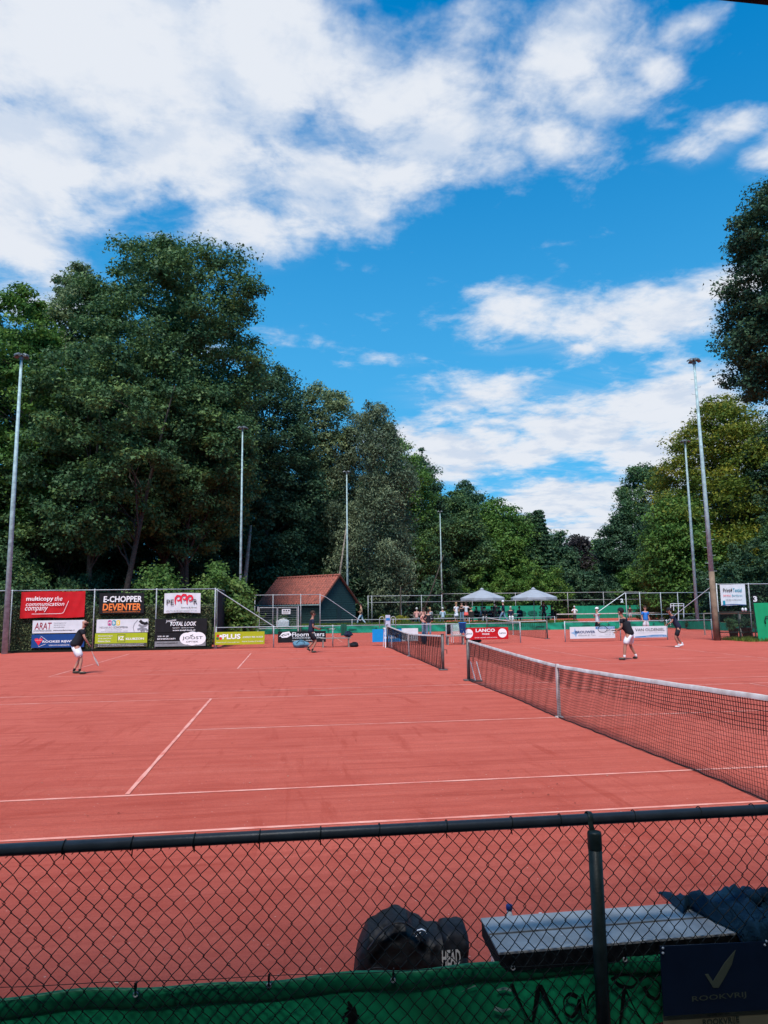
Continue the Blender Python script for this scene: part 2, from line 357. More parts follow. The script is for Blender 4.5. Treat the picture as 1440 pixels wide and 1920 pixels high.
# ------------------------------------------------------------------ wires, nets, fences
def wires(name, P0, P1, r, m, parent, kind='stuff', label=None):
    P0 = np.asarray(P0, float).reshape(-1, 3); P1 = np.asarray(P1, float).reshape(-1, 3); T = P1-P0; T /= np.linalg.norm(T, axis=1)[:, None]+1e-12
    a = np.where(np.abs(T[:, 2:3]) < .8, np.array((0, 0, 1.)), np.array((1., .2, 0))); u = np.cross(T, a); u /= np.linalg.norm(u, axis=1)[:, None]; w = np.cross(T, u)
    V = np.empty((len(P0), 6, 3))
    for k in range(3):
        th = 2*math.pi*k/3+.5; d = r*(math.cos(th)*u+math.sin(th)*w); V[:, k] = P0+d; V[:, 3+k] = P1+d
    base = (np.arange(len(P0))*6)[:, None]; F = np.concatenate([base+np.array(q) for q in ((0, 1, 4, 3), (1, 2, 5, 4), (2, 0, 3, 5))])
    o = raw_mesh(name, V.reshape(-1, 3)-np.array(origin(parent)), F, m, parent); return tag(o, label, kind=kind)
def diag(L, z0, z1, p):
    """the two families of slanting wires of a diamond mesh over a strip of length L: (s0, z0, s1, z1)"""
    out = []; h = z1-z0
    for k in np.arange(-h, L, p):
        s0, s1 = max(k, 0), min(k+h, L)
        if s1 > s0: out.append((s0, z0+s0-k, s1, z0+s1-k)); out.append((s0, z1-(s0-k), s1, z1-(s1-k)))
    return np.array(out)
def fence_run(root, A, B, posts, z1, rails, cell=.05, r=.0017, zb=.03, pr=.03, pm=None, mm=None, zoff=0.0, post_top=.05):
    """posts at the distances given, top and lower rails, diamond mesh between A and B"""
    A = np.array(A, float); B = np.array(B, float); L = np.linalg.norm(B-A); d = (B-A)/L; pm = pm or galv; mm = mm or wiremat
    P = lambda s, z: (A[0]+d[0]*s, A[1]+d[1]*s, z+zoff)
    for s in posts:
        b = MB(); b.tube([P(s, -.1), P(s, z1+post_top)], pr, 8); b.build('post', pm, root, True)
    for z in rails:
        b = MB(); b.tube([P(0, z), P(L, z)], pr*.72, 8); b.build('rail', pm, root, True)
    if cell:
        D = diag(L, zb, z1, cell)
        n = np.array((-d[1], d[0], 0))*pr
        P0 = np.stack([A[0]+d[0]*D[:, 0], A[1]+d[1]*D[:, 0], D[:, 1]+zoff], 1)-n; P1 = np.stack([A[0]+d[0]*D[:, 2], A[1]+d[1]*D[:, 2], D[:, 3]+zoff], 1)-n
        wires('wire_mesh', P0, P1, r, mm, root)

def court_net(name, label, X, Yc, cell=.045, r=.0022, fine=True, chair=False, group='tennis nets', seed=1):
    t = thing(name, label, 'tennis net', (X, Yc, 0), group); rg = np.random.default_rng(seed)
    top = lambda y: .914+.156*np.minimum(1, np.abs(y)/6.4)**1.25
    ph = rg.uniform(0, 6.28, 8)
    def S(y, q, off=0.0):
        tz = top(y)-.02; droop = .012*np.sin(y*1.9+ph[0])*(1-q)+.01*np.sin(y*4.3+ph[1])
        wob = (.028*np.sin(y*.9+ph[2])+.012*np.sin(y*1.9+ph[3])+.005*np.sin(y*9+q*4+ph[4]))*(1-q)**1.0+.006*np.sin(y*15+q*7+ph[5])
        z = .015+(tz-.015)*q+droop*np.sin(math.pi*q)+.006*np.sin(y*11+q*9+ph[6])*(1-q)
        return np.stack([wob+off, y+.006*np.sin(q*8+y*3+ph[7]), np.maximum(z, .006)], -1)
    nrow = int(round(.93/cell)); qs = np.linspace(0, 1, nrow+1); ys = np.arange(-6.33, 6.33, cell); P0 = []; P1 = []
    o3 = np.array((X, Yc, 0))
    def layer(q0, off):
        yl = np.arange(-6.33, 6.34, .18 if fine else .4)
        for q in qs[qs >= q0]:
            p = S(yl, np.full_like(yl, q), off); P0.append(p[:-1]); P1.append(p[1:])
        qv = np.linspace(q0, 1, 9 if fine else 5)
        for y in ys:
            p = S(np.full_like(qv, y), qv, off); P0.append(p[:-1]); P1.append(p[1:])
    layer(0.0, 0.0); layer(.62, .022)
    wires('net_mesh', np.concatenate(P0)+o3, np.concatenate(P1)+o3, r, netcord, t)
    yb = np.linspace(-6.33, 6.33, 80)
    b = MB(); b.tube(S(yb, np.zeros_like(yb))+o3, .008, 5); b.build('bottom_cord', netcord, t)
    prof = [(-.014, -.045), (-.010, .002), (0, .009), (.010, .002), (.014, -.045)]
    b = MB(); b.grid([[(X+dx, Yc+y, float(top(y))-.01+dz+.0015*math.sin(y*7+ph[1])) for dx, dz in prof] for y in np.linspace(-6.34, 6.34, 120)]); b.build('headband', tape, t, True)
    b = MB(); b.box((X, Yc, .455), (.05, .055, .93)); b.box((X, Yc, .012), (.12, .1, .02)); b.build('centre_strap', tape, t)
    for s in (-1, 1):
        b = MB(); b.tube([(X, Yc+s*6.42, -.05), (X, Yc+s*6.42, 1.09)], .045, 12); b.box((X, Yc+s*6.42, .015), (.26, .2, .03)); b.box((X, Yc+s*6.42, 1.10), (.10, .10, .02))
        p = b.build('net_post', netpost, t, True)
        b = MB(); b.tube([(X+.05, Yc+s*6.42, .62), (X+.13, Yc+s*6.42, .62), (X+.13, Yc+s*6.42, .50)], .012, 6); b.build('crank', wiremat, p)
        b = MB(); b.tube([(X-.02, Yc+s*6.35, .55), (X-.05, Yc+s*6.2, .05), (X-.02, Yc+s*6.3, .55)], .008, 5); b.build('tension_cord', black, t)
    return t
n1t = court_net('tennis_net', 'long near tennis net crossing the right side behind the bench, sagging white headband', 0, 0, r=.0024, seed=3)
for q in (0, .16):
    b = MB(); b.tube([(.03+q, 6.30, .50), (.10+q, 6.12, .03)], .012, 6); b.build('net_stay', white, n1t)
b = MB(); b.box((.14, 6.12, .02), (.3, .06, .03)); b.build('stay_foot', netpost, n1t)
court_net('tennis_net', 'second tennis net in the middle distance in front of the white board and umpire chair', 0, 16.05, seed=9, fine=False, r=.0026)
court_net('tennis_net', 'third tennis net behind the red board, its near post between board gaps', 10.1, 34.3, seed=17, fine=False, r=.003, cell=.06)
# far net, across the view
t = thing('tennis_net', 'far tennis net stretched sideways in front of the green backdrop', 'tennis net', (22.5, 58, 0), 'tennis nets')
xa, xb = yp(1043, 1152, 58)[0], yp(1274, 1150, 58)[0]
D = []; P0 = []; P1 = []
for z in np.arange(.06, .95, .07): P0.append((xa, 58, z)); P1.append((xb, 58, z))
for x in np.arange(xa, xb, .09): P0.append((x, 58, .02)); P1.append((x, 58, .98))
wires('net_mesh', P0, P1, .004, netcord, t)
b = MB(); b.box(((xa+xb)/2, 58, 1.0), (xb-xa, .03, .09)); b.build('headband', tape, t); b = MB(); b.box(((xa+xb)/2, 57.97, .5), (.07, .03, .95)); b.build('centre_strap', tape, t)
for x in (xa, xb):
    b = MB(); b.tube([(x, 58, 0), (x, 58, 1.1)], .05, 8); b.build('net_post', netpost, t)

FY = 24.2                       # depth of the line of boards
xL = lambda u, v=1200: float(yp(u, v, FY)[0])
# high fence with the hedge behind it
hf = thing('high_fence', 'tall steel mesh fence in front of the clipped hedge carrying many advertising boards', 'fence', (-13, FY, 0))
px = [xL(18), xL(174), xL(291), xL(402)]
fence_run(hf, (-19.6, FY), (xL(402), FY), [p+19.6 for p in px]+[.05], 2.96, (2.96,), .05, .0016)
b = MB(); b.tube([(xL(402), FY, 2.96), (xL(513), FY, 1.06)], .022, 8); b.build('brace', galv, hf)
# side fence with dark windscreen running away from the court corner
sf = thing('side_fence', 'dark windscreen fence running back from the hedge corner beside the mast', 'fence', (xL(402), 33, 0))
X0 = xL(402)+.03
for k, y in enumerate(np.linspace(24.9, 42, 6)):
    b = MB(); b.tube([(X0, y, 0), (X0, y, 3.0)], .03, 8); b.build('post', galv, sf)
b = MB(); b.tube([(X0, 24.9, 2.97), (X0, 42, 2.97)], .022, 8); b.build('rail', galv, sf)
screen = mat('dark windscreen cloth', (.016, .022, .026), .8, 0, .4, 2, .3, 60)
ys = np.linspace(24.6, 42, 120)
b = MB(); b.grid([[(X0+.05+.03*math.sin(y*5)+.015*math.sin(y*13+z), y, z) for z in np.linspace(.12, 2.93, 6)] for y in ys]); b.build('windscreen', screen, sf, True)
# low fences with boards along the far side of the second court
def low_fence(label, us, cell=.05, lower=True):
    xs = [xL(u) for u in us]; t = thing('low_fence', label, 'fence', ((xs[0]+xs[-1])/2, FY, 0), 'low steel fences behind the second court')
    fence_run(t, (xs[0], FY), (xs[-1], FY), [x-xs[0] for x in xs], 1.04, (1.04, ), cell, .0015, zb=.05); return t
low_fence('low mesh fence carrying the yellow board and black board, left of the umpire chair', (405, 513, 624, 727))
low_fence('low mesh fence carrying the red board, between umpire chair and court gap', (728, 837, 976))
low_fence('low mesh fence carrying two white boards behind the serving pair', (1060, 1164, 1252, 1336))

# boards
class Board:
    def __init__(s, label, u0, v0, u1, v1, m, Y=FY-.06, cat='advertising board', cloth=0.0, parts=None, thick=.015):
        s.Y = Y; um, vm = (u0+u1)/2, (v0+v1)/2
        s.X = lambda u: float(yp(u, vm, Y)[0]); s.Z = lambda v, uu=um: float(yp(uu, v, Y)[2])
        x0, x1, z0, z1 = s.X(u0), s.X(u1), s.Z(v1), s.Z(v0); s.slope = 0
        s.t = thing('advertising_board', label, cat, ((x0+x1)/2, Y, z0)); s.y = Y-.012
        b = MB(); rg = random.Random(hash(label) % 999)
        if cloth:
            a, c = rg.uniform(0, 6), rg.uniform(0, 6)
            s.fy = lambda x, z: Y+cloth*(math.sin(x*5+z*2+a)+.6*math.sin(x*13-z*5+c))*(1-.4*(z-z0)/(z1-z0))
            nx, nz = 40, 12
            b.grid([[(x, s.fy(x, z), z+.02*math.sin(3*x+a)*(1 if z < (z0+z1)/2 else .5)) for z in np.linspace(z0, z1, nz)] for x in np.linspace(x0, x1, nx)]); s.y = Y-cloth*1.7-.012
            b.build('banner_cloth', m, s.t, True)
        else:
            b.box(((x0+x1)/2, Y, (z0+z1)/2), (x1-x0, thick, z1-z0)); b.build('panel', m, s.t, bevel=.003)
            b = MB()
            for x in (x0+.04, x1-.04):
                for z in (z0+.04, z1-.04): b.tube([(x, Y-thick/2-.006, z), (x, Y+.03, z)], .008, 6)
            b.build('cable_ties', wiremat, s.t, kind='stuff')
        s.box = (x0, x1, z0, z1)
    def text(s, tx, u0, v0, u1, v1, m, bold=0, shear=0, rot=0):
        return lettering(tx, s.X(u0), s.Z(v1), s.X(u1)-s.X(u0), s.Z(v0)-s.Z(v1), s.y-.002, m, s.t, bold, shear, rot=rot)
    def rect(s, u0, v0, u1, v1, m, name='printed_field', dy=.0, poly=None):
        b = MB()
        q = poly or [(u0, v1), (u1, v1), (u1, v0), (u0, v0)]
        b.plate([(s.X(u), s.Z(v)) for u, v in q], s.y+.004-dy, .004); return b.build(name, m, s.t)
    def stroke(s, pts, w, m, name='printed_mark', dy=.002):
        b = MB(); P = [(s.X(u), s.Z(v)) for u, v in pts]; L = []; Rr = []
        for i, (x, z) in enumerate(P):
            a = P[max(i-1, 0)]; c = P[min(i+1, len(P)-1)]; d = math.hypot(c[0]-a[0], c[1]-a[1])+1e-9; nx, nz = -(c[1]-a[1])/d, (c[0]-a[0])/d
            ww = w[i] if hasattr(w, '__len__') else w
            L.append((x+nx*ww/2, s.y-dy, z+nz*ww/2)); Rr.append((x-nx*ww/2, s.y-dy, z-nz*ww/2))
        b.grid([L, Rr]); return b.build(name, m, s.t)
    def disc(s, u, v, r, m, name='printed_disc', dy=.001, sx=1, n=24):
        x, z = s.X(u), s.Z(v); b = MB(); b.plate([(x+r*sx*math.cos(2*math.pi*k/n), z+r*math.sin(2*math.pi*k/n)) for k in range(n)], s.y+.003-dy, .003); return b.build(name, m, s.t)
red = mat('red banner', (.50, .008, .012), .55, 0, .12, 3); navy = mat('blue board', (.012, .06, .22), .45, 0, .1); wh = mat('white board', (.66, .68, .70), .5, 0, .07, 3)
ink = mat('black ink', (.015, .015, .018), .5); maroon = mat('maroon ink', (.28, .01, .03), .5); orange = mat('orange ink', (.85, .22, .05), .5); lime = mat('lime board', (.38, .46, .02), .5, 0, .07)
wink = mat('white ink', (.85, .85, .85), .5, 0, .02); greyink = mat('grey ink', (.25, .26, .28), .5); pink = mat('red pink ink', (.72, .02, .05), .5); cyan = mat('cyan board', (.008, .25, .60), .45, 0, .06)
yel = mat('yellow ink', (.75, .55, .03), .5); magen = mat('magenta ink', (.45, .01, .18), .5); teal = mat('teal ink', (.02, .28, .38), .5); brick = mat('red ink', (.55, .03, .03), .5); darkfoot = mat('dark grey board', (.06, .062, .055), .5)
olive = mat('yellow green board', (.40, .42, .015), .5, 0, .07); plusgreen = mat('green ink', (.04, .16, .04), .5); midblue = mat('mid blue ink', (.03, .20, .45), .5); paleblue = mat('pale blue ink', (.25, .42, .60), .5)
B = Board('large red cloth banner at the top left of the hedge fence', 39, 1109, 159, 1158, red, cloth=.018)
B.text('multicopy', 49.5, 1118, 100, 1128.5, wink, .03); B.text('the', 102.5, 1118, 117, 1126.5, wink, 0, .3); B.text('communication', 49, 1128.8, 121, 1136, wink, 0, .3); B.text('company', 48, 1137.5, 91, 1147.5, wink, 0, .3)
B.stroke([(61, 1150.8), (100, 1150.8), (116, 1150.4), (119, 1149.5), (121, 1147), (129, 1127)], .018, wink)
B = Board('white board with maroon capital letters directly above the blue board', 61, 1163, 158, 1187, wh)
B.text('ARAT', 65, 1167, 97, 1180, maroon, .02, .15); B.text('AUTOMATERIALEN & BANDEN', 63, 1181, 97, 1183.5, ink); B.text('www.autodemontage.nl', 100, 1180.5, 140, 1183.5, ink, .03)
for k, s in enumerate(('Demontagebedrijf', 'Inkoop & verkoop', 'auto-onderdelen')): B.text(s, 101, 1167+k*3.7, 124-k*1.5, 1169.8+k*3.7, greyink)
B = Board('blue board with a red heart below the white board, behind the bald player', 59, 1189, 158, 1214, navy)
B.text('ROOKES RIJWIELEN', 80, 1200.5, 154, 1206, wink, .04); B.text('VERKOOP EN REPARATIE - DEVENTER', 92, 1208.5, 150, 1211, wink)
B.rect(0, 0, 0, 0, pink, 'heart_mark', poly=[(72.5, 1209.5), (64.5, 1199), (66, 1196.8), (70, 1196), (72.5, 1198), (75, 1196), (79, 1196.8), (80.5, 1199)])
B.text('OUD ZIJN', 67, 1199, 78.5, 1201, wink); B.stroke([(75, 1197), (76.5, 1192.2), (89, 1201)], .015, wink); B.stroke([(72.5, 1210), (73, 1212), (86, 1207)], .015, wink)
B = Board('black board with white and orange capital letters above the hedge', 186, 1112, 270, 1150.5, black)
B.text('E-CHOPPER', 194, 1117.5, 266, 1129, wink, .045, .05); B.text('DEVENTER', 193, 1131.5, 265, 1144.5, orange, .05, .05); B.text('WWW.E-CHOPPERDEVENTER.NL', 193, 1146.3, 264, 1148, orange, .02)
B = Board('white board with coloured cubes and a photographed shape, above the lime board', 181, 1161, 278, 1186, wh)
for (c, x, s) in ((magen, 202, 'M'), (teal, 210, 'B'), (yel, 218, 'S')):
    B.rect(0, 0, 0, 0, c, 'logo_cube', poly=[(x, 1172), (x, 1163.6), (x+3.6, 1162.4), (x+7, 1163.6), (x+7, 1172), (x+3.6, 1173)]); B.text(s, x+1.5, 1165, x+5.5, 1170.5, wink, .03)
B.text('MEDIABURO', 187, 1174.3, 211, 1178, greyink); B.text('SCHOPPEMA', 213, 1174.3, 240, 1178, ink); B.text('ontwerp, foto en filmwerk', 197, 1179.5, 229, 1181.7, greyink); B.text('www.mbsdeventer.nl - 0570', 190, 1182.6, 240, 1184, greyink)
for (pts, w) in (([(252, 1185), (250, 1177), (252, 1170), (258, 1163)], .03), ([(258, 1181), (266, 1178), (274, 1180), (277, 1184)], .10), ([(260, 1172), (266, 1175), (273, 1174), (277, 1170)], .10), ([(262, 1164), (266, 1168), (272, 1170), (277, 1168)], .14), ([(264, 1184), (268, 1182), (272, 1184)], .12)): B.stroke(pts, w, greyink if w < .13 else ink)
B = Board('lime green board with white letters and a dark foot strip', 178, 1187, 276, 1213, lime)
B.rect(178.3, 1206, 275.7, 1212.7, darkfoot, 'foot_strip'); B.text('KLUBZON', 236, 1196, 270, 1200, wink, .06); B.rect(220, 1189.5, 234.5, 1204, darkfoot, 'logo_frame'); B.rect(220.8, 1190.3, 233.7, 1203.2, lime, 'logo_field', .003); B.text('KZ', 222, 1193, 232, 1200, wink, .05)
for k, s in enumerate(('De zonwering in', 'jouw stad door', 'Klubzon Home')): B.text(s, 184, 1190.5+k*4.8, 211-k*2, 1193.6+k*4.8, wink, .02)
B.text('# zonwering # rolluik # buitenwerk # hekken # garagedeur', 184, 1207.2, 270, 1208.8, wink, .03); B.text('# horren # zonneschermen # overkapping # veranda', 184, 1210, 270, 1211.6, wink, .03)
B = Board('white cloth banner with three looped red letters at the top of the fence', 308, 1112, 376, 1149, wh, cloth=.01)
B.text('PE', 312.5, 1124, 326, 1134, ink, .0); B.text("'R", 360.5, 1123, 370, 1133, ink, .0)
for x, y in ((330, 0), (341, -2), (352, 0)):
    B.stroke([(x-1, 1133+y), (x-1.5, 1126+y), (x-1, 1121+y), (x+2.5, 1117+y), (x+7, 1117.5+y), (x+9, 1121+y), (x+7.5, 1125+y), (x+4, 1126.5+y), (x+2, 1124+y)], [.04, .07, .09, .11, .10, .09, .08, .07, .05], pink, dy=.003+.002*(x > 335)+.002*(x > 345))
B.text('food to & dinner', 340, 1137.7, 370, 1140.2, ink, .02); B.text('OPEN 7 DAGEN PER WEEK DEVENTER CENTRUM', 312, 1144.5, 369, 1146.4, ink)
B = Board('black board with slanted white lettering beside the hedge corner, above another black board', 291, 1160, 388, 1185.5, black)
B.text('Joannes', 311, 1162, 331, 1168, wink, 0, .3, rot=.14); B.text('TOTAL LOOK', 319, 1165.5, 368, 1173.5, wink, .04, .25); B.text('kapsalon - dames en heren', 324, 1176, 364, 1178.4, wink, .01); B.text('www.total-look.nl', 324, 1180, 366, 1183, wink, .03)
B = Board('black board with a white bubble sign and grey foot strip at the fence foot', 290, 1186.3, 386, 1212, black)
B.rect(290.3, 1202, 385.7, 1211.7, mat('mid grey board', (.22, .23, .24), .5), 'foot_strip'); B.text('ZIE IK JE', 295, 1191.5, 316, 1194.3, wink, .04); B.text('BINNENKORT?', 295, 1196, 329, 1198.8, wink, .04); B.text('www.joostoptiek.nl', 294, 1204, 333, 1207.5, ink, .03)
for k, (u, r) in enumerate(((350, .29), (360.5, .34), (372, .31))): B.disc(u, 1197.5, r, wink, 'bubble', dy=.004+.0015*k, sx=1.15)
B.y -= .009; B.text('JOOST', 342, 1193.5, 380, 1200.5, ink, .01); B.stroke([(356, 1193), (362, 1190.5)], .04, ink); B.text('OPTIEK', 349, 1202, 372, 1205, ink, 0)
B = Board('yellow green board with white letters on the low fence, right of the hedge corner', 403, 1184.5, 496, 1208.5, olive)
for k, (u, v, c) in enumerate(((408.5, 1191.5, brick), (414, 1192.5, wink), (408, 1196.5, plusgreen), (413.5, 1196.5, pink))): B.disc(u, v, .068, c)
B.text('PLUS', 417, 1188.5, 451, 1198, wink, .07); B.text('JOFFREY TER HORST', 455, 1193.3, 493, 1197.2, wink, .02); B.text('Kuipershof / Zwanenbloem', 406, 1203, 449, 1205.3, wink); B.text('Karel de Grotelaan 21 Schalkhaar', 454, 1201.6, 494, 1204, wink)
B = Board('black board with white lettering and bird mark behind the running player', 521, 1183.5, 611, 1204.5, black)
B.text('Floormakers', 548, 1185.5, 608, 1193.5, wink, .02); B.text('WONING EN PROJECTINRICHTING', 548, 1195, 606, 1197.8, wink, .02); B.text('SCHALKHAAR - DEVENTER', 548, 1200, 590, 1202, wink)
B.stroke([(524, 1193), (530, 1187), (542, 1185.5), (545, 1189), (538, 1193), (529, 1194), (526, 1191.5)], [.02, .08, .10, .12, .10, .07, .03], wink); B.stroke([(530, 1191), (535, 1189.5), (542, 1190)], .04, wink)
B = Board('bright blue board with white lettering behind the umpire chair', 698, 1179.5, 753, 1203.5, cyan)
B.text('Check onze', 720, 1184.5, 749, 1190, wink, .02); B.text('service!', 720, 1192, 745, 1197.5, wink, .02)
B = Board('plain white board seen through the second net, right of the blue board', 753.3, 1178, 784, 1202, wh)
B = Board('red board with two white discs on the low fence beside the net post', 871, 1176.5, 953, 1199, red)
B.text('LANCO', 892, 1178.7, 928, 1185, wink, .05); B.text('MODE', 904, 1187.3, 917.5, 1190.3, wink, .05); B.text('DEVENTER - SCHALKHAAR - WWW.LANCOMODE.NL', 890, 1194.5, 932, 1196.2, wink, .01)
for u in (878.5, 942): B.disc(u, 1187.3, .235, wink, sx=1.0)
B.y -= .004; B.text('Lanco', 873, 1185, 885, 1189, ink); B.text('Lanco', 936.5, 1185, 948, 1189, ink)
B = Board('white board with blue star and dark capitals, left of the man with black cap', 1068.5, 1175, 1153, 1197, wh)
B.rect(0, 0, 0, 0, paleblue, 'star_mark', poly=[(1078, 1177), (1080.5, 1184), (1087, 1185), (1081.5, 1188.5), (1079.5, 1195), (1077, 1189.5), (1070, 1186), (1076, 1184)])
B.text('BROUWER', 1078.5, 1182.3, 1116, 1187.3, mat('navy ink', (.02, .05, .14), .5), .06); B.text('Afbouw & Tuin', 1083, 1189, 1116, 1192.5, greyink, 0, .3); B.rect(1117, 1175.3, 1152.7, 1179.8, midblue, 'blue_strip'); B.text('WWW.BROUWER.NL', 1119, 1176.6, 1151, 1178.8, wink, .02)
for k, s in enumerate(('Timmerwerk & interieur', 'Tel. 06 24', 'Tel. 06 38', 'info@brouwerafbouw.nl')): B.text(s, 1122+(k in (1, 2))*11, 1182.5+k*3.2, 1151, 1184.4+k*3.2, greyink)
B = Board('white board with black capitals and a blue wave, right of the black capped man', 1185, 1174, 1250, 1195.5, wh)
B.text('VAN OLDENIEL', 1191, 1178, 1246, 1183.5, ink, .02); B.text('makelaardij en taxaties in onroerend goed', 1195, 1185.7, 1243, 1187.2, greyink)
B.rect(0, 0, 0, 0, midblue, 'blue_wave', poly=[(1190, 1195), (1190, 1193), (1205, 1192.3), (1222, 1190.5), (1240, 1190.2), (1249, 1191), (1249.5, 1194.6)]); B.text('WWW.VANOLDENIEL.NL', 1210, 1192, 1248, 1194, wink, .01)

# ------------------------------------------------------------------ floodlight masts
lampm = mat('floodlight housing', (.13, .145, .15), .4, .3, .2); glassm = mat('floodlight glass', (.12, .14, .15), .15, 0, .1)
def mast(label, x, y, h, r0=.12, lean=(0, 0), pegs=False, lower=None, aim=0.0, nl=4, big=.62, m=None):
    t = thing('floodlight_mast', label, 'light mast', (x, y, 0), 'floodlight masts round the courts'); m = m or greysteel
    P = lambda z, dx=0, dy=0: (x+lean[0]*z/h+dx, y+lean[1]*z/h+dy, z)
    z0 = 3.6 if lower else 0
    b = MB(); b.tube([P(z0), P(h*.5), P(h)], [r0*(.92 if lower else 1), r0*.78, r0*.45], 12); b.build('pole', m, t, True)
    if lower:
        b = MB(); b.tube([P(-.1), P(1.6), P(3.6)], [r0*1.25, r0*1.12, r0*1.02], 12); b.build('lower_pole', lower, t, True)
    b = MB(); b.tube([P(h), P(h+.15)], r0*.75, 10); b.box(P(h+.22), (1.0*big, .08, .08), aim); b.box(P(h+.22), (.08, .7*big, .08), aim); b.build('crossbar', lampm, t)
    for k in range(nl):
        an = aim+math.pi*2*(k+.5)/nl; cx, cy = .42*big*math.cos(an), .36*big*math.sin(an)
        M3 = Matrix.Rotation(an-math.pi/2, 3, 'Z')@Matrix.Rotation(-.55, 3, 'X')
        b = MB(); V = np.array([(-.22, -.12, -.05), (.22, -.12, -.05), (.22, .28, -.05), (-.22, .28, -.05), (-.14, -.08, .06), (.14, -.08, .06), (.14, .2, .06), (-.14, .2, .06)])*big
        b.add(V@np.array(M3).T+np.array(P(h+.25, cx, cy)), [(0, 3, 2, 1), (4, 5, 6, 7), (0, 1, 5, 4), (1, 2, 6, 5), (2, 3, 7, 6), (3, 0, 4, 7)]); f = b.build('floodlight', lampm, t, bevel=.02)
        b = MB(); V = np.array([(-.19, -.09, -.06), (.19, -.09, -.06), (.19, .25, -.06), (-.19, .25, -.06)])*big; b.add(V@np.array(M3).T+np.array(P(h+.25, cx, cy)), [(0, 1, 2, 3)]); b.build('lamp_glass', glassm, f)
    if pegs:
        for k, z in enumerate(np.arange(3.2, h-.6, .42)):
            s = 1 if k % 2 else -1; rr = r0*(1-.5*z/h)
            b = MB(); b.tube([P(z, s*rr*.8), P(z, s*(rr+.19)), P(z+.04, s*(rr+.19))], .011, 5); b.build('climbing_peg', m, t)
    return t
def xat(u, v, Y): return float(yp(u, v, Y)[0])
mast('tall grey floodlight mast standing at the far left end of the hedge', -17.95, 23.5, 14.3, .135, aim=.3, big=.62)
rust = mat('weathered brown lower pole', (.20, .14, .095), .85, 0, .4, 2.5, .4, 20)
mast('tallest floodlight mast at the right with a brown foot and climbing pegs', 17.45, 22.8, 15.0, .135, (-.15, 0), True, rust, .9, big=.62)
mast('slimmer floodlight mast just left of the brown footed mast', 25.58, 38.0, 14.2, .13, aim=.9, nl=3)
mast('floodlight mast rising behind the shrub by the dark windscreen', -8.05, 36.6, 14.2, .10, aim=-.3, nl=4)
mast('floodlight mast rising behind the red roofed shed', .41, 52.25, 14.2, .11, aim=.2, nl=3)
mast('most distant floodlight mast, left of the parasols', 14.9, 79.2, 14.2, .11, aim=.2, nl=3)

# ------------------------------------------------------------------ shed
blu = mat('dark blue green boarding', (.014, .040, .042), .7, 0, .2, 6, .3, 30); trimd = mat('dark trim', (.02, .018, .016), .7)
def tilemat():
    m, nt, b, N, L = newmat('red roof tiles'); t = N.new('ShaderNodeTexCoord'); n = N.new('ShaderNodeTexNoise'); n.inputs['Scale'].default_value = 3.5; n.inputs['Detail'].default_value = 6; n.inputs['Roughness'].default_value = .7
    L.new(t.outputs['Object'], n.inputs['Vector']); r = N.new('ShaderNodeValToRGB'); e = r.color_ramp.elements; e[0].position = .32; e[0].color = (.13, .042, .032, 1); e[1].position = .66; e[1].color = (.38, .10, .066, 1)
    L.new(n.outputs['Fac'], r.inputs['Fac']); L.new(r.outputs[0], b.inputs['Base Color']); b.inputs['Roughness'].default_value = .8; return m
tiles = tilemat()
A = np.array((-2.32, 46.0)); th = R(43); gx = np.array((math.cos(th), math.sin(th))); sx_ = np.array((-math.sin(th), math.cos(th))); W, Ls, z0, zw = 4.3, 7.3, .5, 2.45; za = 4.58
sh = thing('shed', 'dark green boarded shed with a red tiled gable roof', 'shed', (A[0], A[1], z0))
Q = lambda g, s, z: np.array((*(A+gx*g+sx_*s), z))
def quadbox(b, P, n, t):      # a polygon of points with thickness t along n
    P = np.array(P); n = np.array(n)*t; k = len(P); b.add(np.concatenate([P, P+n]), [tuple(reversed(range(k))), tuple(range(k, 2*k))]+[(i, (i+1) % k, k+(i+1) % k, k+i) for i in range(k)])
b = MB(); ng = np.array((*(-sx_), 0)); ns = np.array((*(-gx), 0))
quadbox(b, [Q(0, 0, z0), Q(W, 0, z0), Q(W, 0, zw), Q(W/2, 0, za-.05), Q(0, 0, zw)], ng, -.06)
quadbox(b, [Q(0, Ls, z0), Q(W, Ls, z0), Q(W, Ls, zw), Q(W/2, Ls, za-.05), Q(0, Ls, zw)], ng, .06)
quadbox(b, [Q(.0, .07, z0), Q(.0, Ls-.07, z0), Q(.0, Ls-.07, zw), Q(.0, .07, zw)], ns, -.06); quadbox(b, [Q(W, .07, z0), Q(W, Ls-.07, z0), Q(W, Ls-.07, zw), Q(W, .07, zw)], ns, .06)
b.build('wall', trimd, sh)
bh = .19; z = z0
